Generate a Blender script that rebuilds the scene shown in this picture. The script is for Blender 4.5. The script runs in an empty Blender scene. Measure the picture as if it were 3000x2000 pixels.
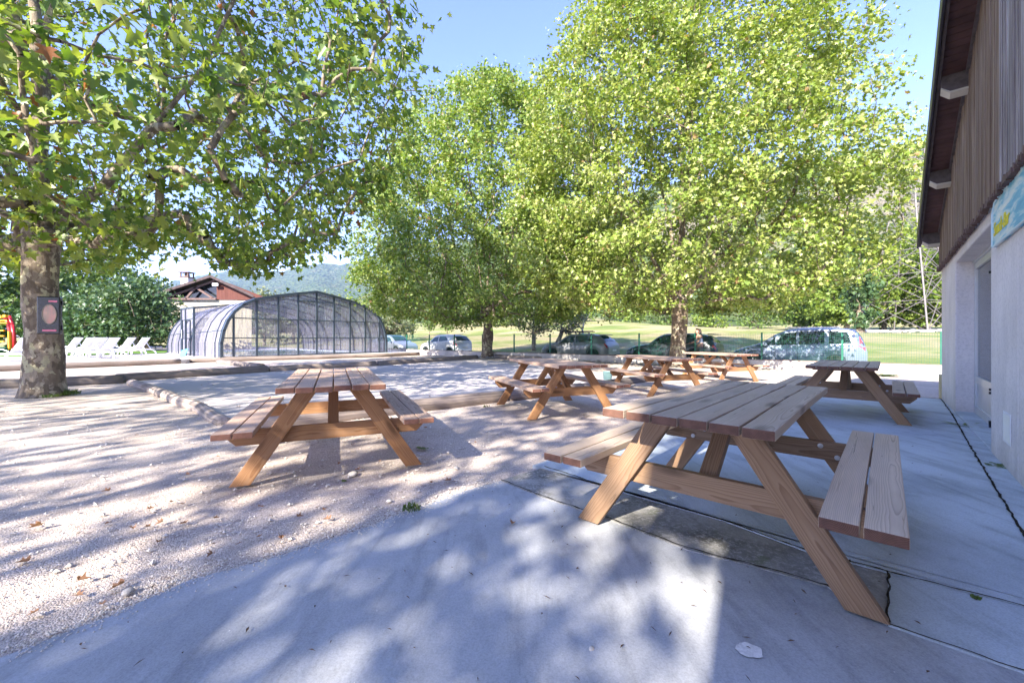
import bpy, bmesh, math, random
import numpy as np
from mathutils import Vector, Matrix, noise as mnoise
R=math.radians
C=bpy.context.scene.collection
SC=bpy.context.scene
# ---------------------------------------------------------------- camera, sky, sun, exposure
HC=1.131; FP=1212.0; HY=987.0
cam=bpy.data.objects.new('camera',bpy.data.cameras.new('camera')); C.objects.link(cam)
cam.data.sensor_width=36; cam.data.lens=FP/3000*36; cam.location=(0,0,HC); cam.rotation_euler=(R(90),0,0)
cam.data.shift_y=(HY-1000)/3000; cam.data.clip_start=.05; cam.data.clip_end=9000
SC.camera=cam
SX,SY=.77,1.32                                     # shadow of a 1 m stick falls this far right / away
ELEV=math.atan(1/math.hypot(SX,SY)); AZ=math.atan2(-SX,-SY)
W=bpy.data.worlds.new('World'); SC.world=W; W.use_nodes=True
nt=W.node_tree; nt.nodes.clear()
sky=nt.nodes.new('ShaderNodeTexSky'); sky.sky_type='NISHITA'; sky.sun_disc=False
sky.sun_elevation=ELEV; sky.sun_rotation=AZ; sky.altitude=300; sky.air_density=1.0; sky.dust_density=.35; sky.ozone_density=1.3
bg=nt.nodes.new('ShaderNodeBackground'); bg.inputs[1].default_value=.130
wo=nt.nodes.new('ShaderNodeOutputWorld'); tn=nt.nodes.new('ShaderNodeMixRGB'); tn.blend_type='MULTIPLY'; tn.inputs[0].default_value=1; tn.inputs[2].default_value=(.87,.82,1.22,1)   # the camera's white balance
nt.links.new(sky.outputs[0],tn.inputs[1]); nt.links.new(tn.outputs[0],bg.inputs[0]); nt.links.new(bg.outputs[0],wo.inputs[0])
sl=bpy.data.lights.new('sun','SUN'); sl.energy=5.0; sl.angle=R(.53); sl.color=(1.0,.92,.80)
so=bpy.data.objects.new('sun',sl); C.objects.link(so)
so.rotation_euler=Vector((SX,SY,-1)).to_track_quat('-Z','Y').to_euler(); so.location=(-20,-30,40)
SC.view_settings.view_transform='Standard'; SC.view_settings.look='None'; SC.view_settings.gamma=1
SC.view_settings.exposure=2.0
SC.cycles.max_bounces=8; SC.cycles.transparent_max_bounces=24; SC.cycles.diffuse_bounces=4

# ---------------------------------------------------------------- helpers
rng=np.random.default_rng(7); random.seed(7)
def ss(t): t=min(1,max(0,t)); return t*t*(3-2*t)
def gz(x,y): return -.07*ss((y-4)/7)
def fw(x,y): return (y-23.49+.79*x)/1.2744           # distance beyond the fence line
def G(x,y):                                           # meadow height
    w=fw(x,y); t=max(0,w-5)
    return -.22+.09*(1-.55*ss((x-15)/35))*t*t/(t+6)+.25*ss(w/40)*mnoise.noise(Vector((x*.03,y*.03,1)))
def pw(u,v,z=0.):                                     # a point of the place from where it shows in the photo
    Y=FP*(HC-z)/(v-HY); return ((u-1500)*Y/FP,Y)
AB=.7375; DX,DY=math.sin(AB),math.cos(AB)
def bf(al,pe,z=0.): return (al*DX+pe*DY, al*DY-pe*DX, z)

def tag(o,label=None,cat=None,group=None,kind=None):
    if label:o['label']=label
    if cat:o['category']=cat
    if group:o['group']=group
    if kind:o['kind']=kind
    return o
def empty(name,loc,rz=0.,label=None,cat=None,group=None):
    o=bpy.data.objects.new(name,None); C.objects.link(o); o.location=loc; o.rotation_euler=(0,0,rz); o.empty_display_size=.2
    return tag(o,label,cat,group)
class MB:
    def __init__(s): s.v=[];s.f=[];s.m=[];s.e=[];s.g=[]
    def add(s,vs,fs,m=0,gr=None,eg=None):
        b=len(s.v); s.v+= [tuple(p) for p in vs]
        s.g+= [tuple(p) for p in (gr if gr is not None else vs)]
        for i,f in enumerate(fs): s.f.append(tuple(b+k for k in f)); s.m.append(m); s.e.append(eg[i] if eg else 0.)
        return s
    def box(s,c,d,rot=None,m=0,goff=None):              # d full sizes; grain runs along local x
        hx,hy,hz=d[0]/2,d[1]/2,d[2]/2
        L=[Vector((x,y,z)) for x in(-hx,hx) for y in(-hy,hy) for z in(-hz,hz)]
        F=[(0,1,3,2),(4,6,7,5),(0,4,5,1),(2,3,7,6),(0,2,6,4),(1,5,7,3)]
        M=rot if rot else Matrix.Identity(3); c=Vector(c)
        if goff is None: goff=(random.uniform(0,40),random.uniform(-.09,.09),random.uniform(.03,.12)*random.choice((-1,1)))
        gr=[p+Vector(goff) for p in L]
        return s.add([c+M@p for p in L],F,m,gr,[1,1,0,0,0,0])
    def beam(s,p0,p1,w,t,up=(0,0,1),m=0):                # board from p0 to p1, width w across, thickness t along 'up'
        p0=Vector(p0);p1=Vector(p1); x=(p1-p0); L=x.length; x.normalize(); up=Vector(up)
        y=up.cross(x).normalized(); z=x.cross(y)
        return s.box((p0+p1)/2,(L,w,t),Matrix((x,y,z)).transposed(),m)
    def tube(s,pts,rad,n=8,m=0,cap=True,closed=False):
        pts=[Vector(p) for p in pts]; k=len(pts)
        if not hasattr(rad,'__len__'): rad=[rad]*k
        ref=None; vs=[];gs=[];ln=0
        for i,p in enumerate(pts):
            a=pts[max(0,i-1)];b=pts[min(k-1,i+1)]
            if closed: a=pts[i-1]; b=pts[(i+1)%k]
            t=(b-a).normalized()
            if ref is None: ref=Vector((0,0,1)) if abs(t.z)<.9 else Vector((1,0,0))
            x=(ref-t*ref.dot(t)); 
            if x.length<1e-4: x=Vector((0,1,0))
            x.normalize(); y=t.cross(x); ref=x
            if i: ln+=(p-pts[i-1]).length
            for j in range(n):
                q=2*math.pi*j/n; o=x*math.cos(q)*rad[i]+y*math.sin(q)*rad[i]
                vs.append(p+o); gs.append((ln,o.dot(x),o.dot(y)))
        fs=[]
        for i in range(k if closed else k-1):
            for j in range(n):
                a=i*n+j;b=i*n+(j+1)%n; i2=((i+1)%k)*n
                fs.append((a,b,i2+(j+1)%n,i2+j))
        if cap and not closed: fs+= [tuple(range(n))[::-1],tuple((k-1)*n+j for j in range(n))]
        return s.add(vs,fs,m,gs)
    def prism(s,poly,z0,z1,m=0,f=None):                   # outline in plan, raised; f maps (x,y,z) to the place
        n=len(poly); f=f or (lambda x,y,z:(x,y,z))
        vs=[f(x,y,z0) for x,y in poly]+[f(x,y,z1) for x,y in poly]
        fs=[tuple(range(n))[::-1],tuple(range(n,2*n))]+[(i,(i+1)%n,n+(i+1)%n,n+i) for i in range(n)]
        return s.add(vs,fs,m)
    def lathe(s,prof,c=(0,0,0),n=24,m=0,ax='z'):
        vs=[];fs=[];k=len(prof)
        for r,z in prof:
            for j in range(n):
                q=2*math.pi*j/n; a,b=r*math.cos(q),r*math.sin(q)
                p={'z':(a,b,z),'y':(a,z,b),'x':(z,a,b)}[ax]; vs.append((c[0]+p[0],c[1]+p[1],c[2]+p[2]))
        for i in range(k-1):
            for j in range(n): fs.append((i*n+j,i*n+(j+1)%n,(i+1)*n+(j+1)%n,(i+1)*n+j))
        fs+=[tuple(range(n))[::-1],tuple((k-1)*n+j for j in range(n))]
        return s.add(vs,fs,m)
    def build(s,name,mats,parent=None,world=False,smooth=False,bevel=0,seg=2):
        vs=s.v
        if world and parent is not None:
            Mi=(Matrix.Translation(parent.location)@Matrix.Rotation(parent.rotation_euler[2],4,'Z')).inverted()
            vs=[tuple(Mi@Vector(p)) for p in s.v]
        me=bpy.data.meshes.new(name); me.from_pydata(vs,[],s.f)
        if not isinstance(mats,(list,tuple)): mats=[mats]
        for m in mats: me.materials.append(m)
        me.polygons.foreach_set('material_index',s.m)
        a=me.attributes.new('gr','FLOAT_VECTOR','POINT'); a.data.foreach_set('vector',np.array(s.g,dtype=np.float32).ravel())
        a=me.attributes.new('eg','FLOAT','FACE'); a.data.foreach_set('value',s.e)
        if smooth: me.polygons.foreach_set('use_smooth',[True]*len(s.f))
        me.update()
        bm=bmesh.new(); bm.from_mesh(me); bmesh.ops.recalc_face_normals(bm,faces=bm.faces); bm.to_mesh(me); bm.free()
        o=bpy.data.objects.new(name,me); C.objects.link(o)
        if parent is not None: o.parent=parent
        if bevel:
            b=o.modifiers.new('b','BEVEL'); b.width=bevel; b.segments=seg; b.limit_method='ANGLE'; b.angle_limit=R(35)
        if smooth=='auto': me.polygons.foreach_set('use_smooth',[True]*len(s.f)); 
        return o
def copy_tree(o,parent=None,n=[0]):
    c=o.copy(); C.objects.link(c); c.parent=parent
    for ch in list(o.children): copy_tree(ch,c)
    return c

# ---------------------------------------------------------------- materials
class N:
    def __init__(s,name,rough=.7,spec=.3):
        s.mat=bpy.data.materials.new(name); s.mat.use_nodes=True; s.t=s.mat.node_tree; s.t.nodes.clear()
        s.out=s.t.nodes.new('ShaderNodeOutputMaterial'); s.b=s.t.nodes.new('ShaderNodeBsdfPrincipled')
        s.t.links.new(s.b.outputs[0],s.out.inputs[0]); s.b.inputs['Roughness'].default_value=rough
        s.b.inputs['Specular IOR Level'].default_value=spec
    def n(s,ty,**k):
        x=s.t.nodes.new('ShaderNode'+ty)
        for a,b in k.items(): setattr(x,a,b)
        return x
    def l(s,a,b): s.t.links.new(a,b)
    def obj(s): return s.n('TexCoord').outputs['Object']
    def pos(s): return s.n('NewGeometry').outputs['Position']
    def attr(s,nm,o='Vector'): return s.n('Attribute',attribute_name=nm).outputs[o]
    def map(s,v,sc=(1,1,1),rot=(0,0,0),loc=(0,0,0)):
        m=s.n('Mapping'); s.l(v,m.inputs[0]); m.inputs['Scale'].default_value=sc; m.inputs['Rotation'].default_value=rot; m.inputs['Location'].default_value=loc; return m.outputs[0]
    def noise(s,v,scale,det=3,rough=.55,dist=0.,out=0):
        m=s.n('TexNoise'); s.l(v,m.inputs['Vector']); m.inputs['Scale'].default_value=scale; m.inputs['Detail'].default_value=det; m.inputs['Roughness'].default_value=rough; m.inputs['Distortion'].default_value=dist; return m.outputs[out]
    def vor(s,v,scale,feat='F1',out='Distance',rand=1.):
        m=s.n('TexVoronoi',feature=feat); s.l(v,m.inputs['Vector']); m.inputs['Scale'].default_value=scale; m.inputs['Randomness'].default_value=rand; return m.outputs[out]
    def ramp(s,f,stops,interp='LINEAR'):
        r=s.n('ValToRGB'); r.color_ramp.interpolation=interp; e=r.color_ramp.elements
        while len(e)<len(stops): e.new(.5)
        for i,(p,c) in enumerate(stops):
            e[i].position=p; e[i].color=(c,c,c,1) if not hasattr(c,'__len__') else (*c,1)
        s.l(f,r.inputs[0]); return r.outputs[0]
    def mix(s,f,a,b,mode='MIX'):
        m=s.n('MixRGB',blend_type=mode)
        for i,x in enumerate((f,a,b)):
            if isinstance(x,(int,float)): m.inputs[i].default_value=x if i==0 else (x,x,x,1)
            elif hasattr(x,'__len__'): m.inputs[i].default_value=(*x,1)
            else: s.l(x,m.inputs[i])
        return m.outputs[0]
    def math(s,op,a,b=0.,c=None):
        m=s.n('Math',operation=op)
        for i,x in enumerate((a,b,c)):
            if x is None: continue
            if isinstance(x,(int,float)): m.inputs[i].default_value=x
            else: s.l(x,m.inputs[i])
        return m.outputs[0]
    def vadd(s,a,b,op='ADD'):
        m=s.n('VectorMath',operation=op)
        for i,x in enumerate((a,b)):
            if hasattr(x,'__len__'): m.inputs[i].default_value=x
            else: s.l(x,m.inputs[i])
        return m.outputs[0]
    def col(s,c):
        if hasattr(c,'__len__'): s.b.inputs['Base Color'].default_value=(*c,1)
        else: s.l(c,s.b.inputs['Base Color'])
    def bump(s,h,st=.3,d=.01):
        m=s.n('Bump'); m.inputs['Strength'].default_value=st; m.inputs['Distance'].default_value=d; s.l(h,m.inputs['Height']); s.l(m.outputs[0],s.b.inputs['Normal']); return m
    def set(s,k,v):
        if isinstance(v,(int,float)) or hasattr(v,'__len__'): s.b.inputs[k].default_value=v
        else: s.l(v,s.b.inputs[k])
def plain(name,c,rough=.6,spec=.4,metal=0.,var=.12,sc=6.,bump=0.):
    m=N(name,rough,spec); p=m.obj(); f=m.noise(p,sc,4)
    d=tuple(x*(1-var) for x in c); e=tuple(min(1,x*(1+var)) for x in c)
    m.col(m.ramp(f,[(.3,d),(.7,e)])); m.set('Metallic',metal)
    if bump: m.bump(m.noise(p,sc*12,4),bump,.004)
    return m.mat
def m_gravel():
    m=N('gravel',.95,.15); p=m.pos()
    f=m.ramp(m.vor(p,130,out='Color'),[(.0,(.30,.24,.205)),(.35,(.50,.43,.375)),(.75,(.60,.525,.465)),(1,(.84,.78,.73))])
    c2=m.vor(p,30,out='Color'); f=m.mix(m.ramp(c2,[(.86,0.),(.9,.7)]),f,(.33,.27,.24))
    f=m.mix(m.ramp(m.vor(m.vadd(p,(4,2,0)),38),[(.08,.5),(.14,0.)]),f,m.vor(m.vadd(p,(4,2,0)),38,out='Color') if False else m.ramp(m.vor(m.vadd(p,(4,2,0)),38,out='Color'),[(.3,(.40,.36,.34)),(.7,(.86,.80,.74))])); big=m.noise(p,.45,5,.6); f=m.mix(.55,f,m.ramp(big,[(.3,(.70,.63,.58)),(.5,(1.,.96,.93)),(.75,(1.12,1.08,1.06))]),'MULTIPLY')
    tr=m.noise(m.map(p,(1.2,.35,1),(0,0,R(35))),1.1,4,.65); f=m.mix(.35,f,m.ramp(tr,[(.35,.68),(.6,1.08)]),'MULTIPLY')
    m.col(f)
    h=m.math('ADD',m.math('MULTIPLY',m.vor(p,130),-1.),m.math('MULTIPLY',m.noise(p,14,4),1.2)); m.bump(h,.6,.009); return m.mat
def m_sand():
    m=N('court_sand',.95,.12); p=m.pos()
    f=m.ramp(m.noise(p,120,2),[(.3,(.42,.385,.37)),(.7,(.60,.56,.55))])
    f=m.mix(.5,f,m.ramp(m.noise(p,.7,5,.6),[(.3,(.82,.80,.80)),(.7,(1.05,1.03,1.03))]),'MULTIPLY'); m.col(f)
    m.bump(m.noise(p,60,4),.5,.008); return m.mat
def m_concrete(name,moss=0.,tint=(.53,.53,.545),seed=0.):
    m=N(name,.85,.25); p=m.vadd(m.pos(),(seed,seed*2,0))
    c=m.ramp(m.noise(p,.9,6,.62),[(.26,tuple(x*.68 for x in tint)),(.5,tint),(.74,tuple(x*1.15 for x in tint))])
    c=m.mix(.55,c,m.ramp(m.noise(m.map(p,(5,.9,1),(0,0,R(42))),1.3,5,.7,.4),[(.34,.58),(.5,1.),(.7,1.10)]),'MULTIPLY')
    c=m.mix(.6,c,m.ramp(m.noise(p,140,3,.7),[(.3,.68),(.6,1.12)]),'MULTIPLY')
    sp=m.ramp(m.vor(p,38),[(.03,1.),(.06,0.)]); c=m.mix(m.math('MULTIPLY',sp,.45),c,(.15,.14,.13))
    sp=m.ramp(m.vor(m.vadd(p,(3,1,2)),11),[(.02,1.),(.035,0.)]); c=m.mix(sp,c,(.75,.74,.72))
    st=m.ramp(m.noise(p,2.6,6,.75),[(.56,0.),(.72,.6)]); c=m.mix(st,c,tuple(x*.55 for x in tint))
    if moss:
        a=m.ramp(m.noise(p,1.6,4,.6),[(.40,0.),(.66,1.)]); b=m.ramp(m.noise(p,42,5,.75),[(.38,0.),(.52,1.)])
        c=m.mix(m.math('MULTIPLY',m.math('MULTIPLY',a,b),moss),c,(.055,.055,.045))
        g=m.ramp(m.noise(p,5,4,.6),[(.62,0.),(.7,.5)]); c=m.mix(m.math('MULTIPLY',g,b),c,(.10,.13,.04))
    m.col(c); m.bump(m.math('ADD',m.noise(p,90,4,.7),m.math('MULTIPLY',m.noise(p,9,3),.6)),.28,.006); return m.mat
def m_wood(name,dark,mid,light,endc,crack=.6,ring=34.,gray=.0,bump=.35):
    m=N(name,.62,.3); g=m.attr('gr')
    w=m.vadd(m.map(g,(.16,1,1)),m.map(m.noise(m.map(g,(1.3,6,6)),1.,3,.5,out=1),(.022,.045,.045)))
    wv=m.n('TexWave',wave_type='RINGS',rings_direction='X',wave_profile='SAW'); m.l(w,wv.inputs['Vector']); wv.inputs['Scale'].default_value=ring; wv.inputs['Distortion'].default_value=.6; wv.inputs['Detail'].default_value=2; wv.inputs['Detail Scale'].default_value=1.5
    c=m.ramp(wv.outputs[1],[(0,light),(.6,mid),(.93,dark),(1,light)])
    fib=m.noise(m.map(g,(2.2,70,70)),1.,4,.6); c=m.mix(.45,c,m.ramp(fib,[(.25,.72),(.7,1.12)]),'MULTIPLY')
    bl=m.noise(m.map(g,(1.6,7,7)),1.,3); c=m.mix(.6,c,m.ramp(bl,[(.3,(.74,.70,.68)),(.7,(1.1,1.1,1.1))]),'MULTIPLY')
    kn=m.vor(m.map(g,(2.1,7.5,7.5)),1.,rand=.9); k=m.ramp(kn,[(.10,1.),(.17,.55),(.26,0.)]); c=m.mix(m.math('MULTIPLY',k,.85),c,tuple(x*.42 for x in dark))
    if gray: c=m.mix(m.math('MULTIPLY',m.ramp(m.noise(m.map(g,(1,9,9)),1.,4),[(.3,.2),(.7,1.)]),gray),c,(.52,.48,.44))
    cr=m.noise(m.map(g,(1.5,46,46)),1.,4,.7,1.2); q=m.ramp(cr,[(.655,0.),(.70,crack)]); c=m.mix(q,c,tuple(x*.22 for x in dark))
    ri=m.n('ObjectInfo'); c=m.mix(.8,c,m.ramp(ri.outputs['Random'],[(0,(.74,.73,.74)),(.5,(.98,.97,.95)),(1,(1.16,1.12,1.04))]),'MULTIPLY')
    e=m.attr('eg','Fac'); er=m.n('TexWave',wave_type='RINGS',rings_direction='X'); m.l(m.vadd(g,m.map(m.noise(g,9,2,out=1),(.02,.02,.02))),er.inputs['Vector']); er.inputs['Scale'].default_value=ring*1.1
    ec=m.mix(.8,endc,m.ramp(er.outputs[1],[(0,.7),(1,1.2)]),'MULTIPLY'); ec=m.mix(.7,ec,m.ramp(m.noise(g,24,4),[(.3,.6),(.7,1.25)]),'MULTIPLY')
    c=m.mix(e,c,ec); m.col(c); m.set('Roughness',m.ramp(fib,[(0,.5),(1,.75)]))
    m.bump(m.math('ADD',m.math('ADD',m.math('MULTIPLY',wv.outputs[1],-.4),fib),m.math('MULTIPLY',q,-3.)),bump,.003); return m.mat
def m_log(name='log_wood',base=(.27,.22,.19)):
    m=N(name,.9,.15); g=m.attr('gr'); p=m.pos()
    a=m.noise(m.map(g,(.7,26,26)),1.,5,.65); c=m.ramp(a,[(.3,tuple(x*.45 for x in base)),(.5,base),(.75,tuple(x*1.5 for x in base))])
    c=m.mix(.5,c,m.ramp(m.noise(p,2.2,4),[(.3,.7),(.7,1.25)]),'MULTIPLY')
    cr=m.ramp(m.noise(m.map(g,(.5,40,40)),1.,3,.7,1.),[(.62,0.),(.7,.85)]); c=m.mix(cr,c,(.04,.03,.025)); m.col(c)
    m.bump(m.math('SUBTRACT',a,cr),.6,.012); return m.mat
def m_bark(name,cream=.6,base=(.19,.155,.12)):
    m=N(name,.9,.2); p=m.obj(); q=m.vadd(m.map(p,(1,1,.62)),m.map(m.noise(p,9,4,out=1),(.16,.16,.16)))
    v=m.vor(q,12.,out='Color'); sel=m.ramp(v,[(.0,(base)),(.40,tuple(x*1.35 for x in base)),(.60,(.30,.25,.19)),(.80,(.40,.37,.24)),(.92,(.62,.57,.36))],'CONSTANT')
    big=m.noise(p,2.,3); sel=m.mix(m.ramp(big,[(.45,0.),(.6,1-cream)]),sel,base)
    v2=m.vor(q,17,out='Color'); sel=m.mix(m.ramp(v2,[(.80,0.),(.82,.8)],'CONSTANT'),sel,(.47,.42,.31))
    sel=m.mix(.7,sel,m.ramp(m.noise(m.map(p,(1,1,.35)),24,5,.7),[(.25,.6),(.75,1.25)]),'MULTIPLY'); m.col(sel)
    m.bump(m.math('ADD',m.vor(q,6.5),m.math('MULTIPLY',m.noise(m.map(p,(1,1,.3)),18,5,.7),1.3)),.55,.02); return m.mat
def m_leaf(name,cols,trans=.38,rough=.42,spec=.5,odd=None):
    m=N(name,rough,spec); g=m.n('NewGeometry'); r=g.outputs['Random Per Island']
    k=len(cols); c=m.ramp(r,[(i/(k-1),x) for i,x in enumerate(cols)])
    c=m.mix(.6,c,m.ramp(m.noise(g.outputs['Position'],.55,3),[(.3,(.80,.88,.80)),(.7,(1.15,1.1,1.0))]),'MULTIPLY')
    if odd:
        r2=m.math('FRACT',m.math('MULTIPLY',r,91.7)); c=m.mix(m.ramp(r2,[(1-odd[0]-.002,0.),(1-odd[0],1.)]),c,odd[1])
    m.col(c)
    t=m.n('BsdfTranslucent'); tc=m.mix(1.,c,(1.25,1.25,.45),'MULTIPLY'); m.l(tc,t.inputs[0])
    x=m.n('MixShader'); x.inputs[0].default_value=trans; m.l(m.b.outputs[0],x.inputs[1]); m.l(t.outputs[0],x.inputs[2]); m.l(x.outputs[0],m.out.inputs[0]); return m.mat
def m_glass(name,c=(.05,.07,.08),a=.35,rough=.05):
    m=N(name,rough,.8); m.col(c); tr=m.n('BsdfTransparent'); tr.inputs[0].default_value=(.75,.82,.85,1); x=m.n('MixShader'); x.inputs[0].default_value=a
    m.l(tr.outputs[0],x.inputs[1]); m.l(m.b.outputs[0],x.inputs[2]); m.l(x.outputs[0],m.out.inputs[0]); return m.mat
def m_poly():
    m=N('polycarbonate',.3,.5); p=m.obj(); f=m.noise(m.map(p,(9,9,.5)),2.,4,.7)
    m.col(m.ramp(f,[(.3,(.20,.195,.25)),(.7,(.38,.37,.46))]))
    a=m.ramp(m.noise(m.map(p,(22,22,.8)),1.5,4,.7),[(.35,.36),(.6,.70)])
    tr=m.n('BsdfTransparent'); tr.inputs[0].default_value=(.93,.95,.97,1); x=m.n('MixShader'); m.l(a,x.inputs[0])
    m.l(tr.outputs[0],x.inputs[1]); m.l(m.b.outputs[0],x.inputs[2]); m.l(x.outputs[0],m.out.inputs[0]); return m.mat
def m_stucco():
    m=N('wall_render',.95,.12); p=m.pos()
    c=m.ramp(m.noise(p,1.0,5,.6),[(.3,(.70,.65,.62)),(.7,(.85,.80,.77))])
    c=m.mix(.5,c,m.ramp(m.noise(p,34,5,.75),[(.34,.66),(.50,1.),(.66,1.07)]),'MULTIPLY')
    st=m.noise(m.map(p,(1,1,.2)),3.5,5,.7); c=m.mix(.4,c,m.ramp(st,[(.3,.75),(.6,1.05)]),'MULTIPLY')
    z=m.n('SeparateXYZ'); m.l(p,z.inputs[0]); d=m.ramp(m.math('ADD',z.outputs[2],m.math('MULTIPLY',m.noise(p,5,4),.35)),[(.12,.7),(.42,0.)]); c=m.mix(m.math('MULTIPLY',d,.6),c,(.22,.21,.18))
    m.col(c); m.bump(m.math('ADD',m.noise(p,70,4,.75),m.math('MULTIPLY',m.noise(p,22,3),.7)),.6,.008); return m.mat
def m_clad(name,a,b,c_,w=.5):
    m=N(name,.85,.2); p=m.pos(); q=m.noise(m.map(p,(30,30,.7)),1.,5,.7)
    c=m.ramp(q,[(.28,a),(.48,b),(.68,c_)]); c=m.mix(.5,c,m.ramp(m.noise(m.map(p,(6,6,.5)),1.,3),[(.3,.6),(.7,1.3)]),'MULTIPLY'); m.col(c); m.bump(q,.5,.006); return m.mat
def m_grass(name='meadow_grass'):
    m=N(name,.95,.1); p=m.pos()
    c=m.ramp(m.noise(p,.12,6,.65),[(.3,(.12,.18,.045)),(.44,(.21,.24,.075)),(.56,(.36,.30,.17)),(.68,(.24,.25,.08)),(.8,(.16,.22,.05))])
    c=m.mix(.5,c,m.ramp(m.noise(m.map(p,(.35,1.4,1),(0,0,R(-38))),.5,5,.7),[(.3,.72),(.7,1.25)]),'MULTIPLY')
    c=m.mix(.45,c,m.ramp(m.noise(p,9,4,.7),[(.3,.6),(.7,1.3)]),'MULTIPLY'); m.col(c); m.bump(m.noise(p,7,5,.8),.8,.12); return m.mat
def m_forest(name,cols,sc=.06,tan=None):
    m=N(name,.95,.05); p=m.pos()
    c=m.ramp(m.noise(p,sc,7,.68),[(.3,cols[0]),(.45,cols[1]),(.58,cols[2]),(.72,cols[3])])
    c=m.mix(.5,c,m.ramp(m.vor(p,sc*2.2),[(0.,1.3),(.7,.5)]),'MULTIPLY')
    if tan: c=m.mix(m.ramp(m.noise(p,sc*.13,5,.6),[(.52,0.),(.6,.9)]),c,tan)
    m.col(c); m.bump(m.math('SUBTRACT',m.noise(p,sc*2,5,.7),m.vor(p,sc*2.2)),1.,.4/sc); return m.mat
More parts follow.
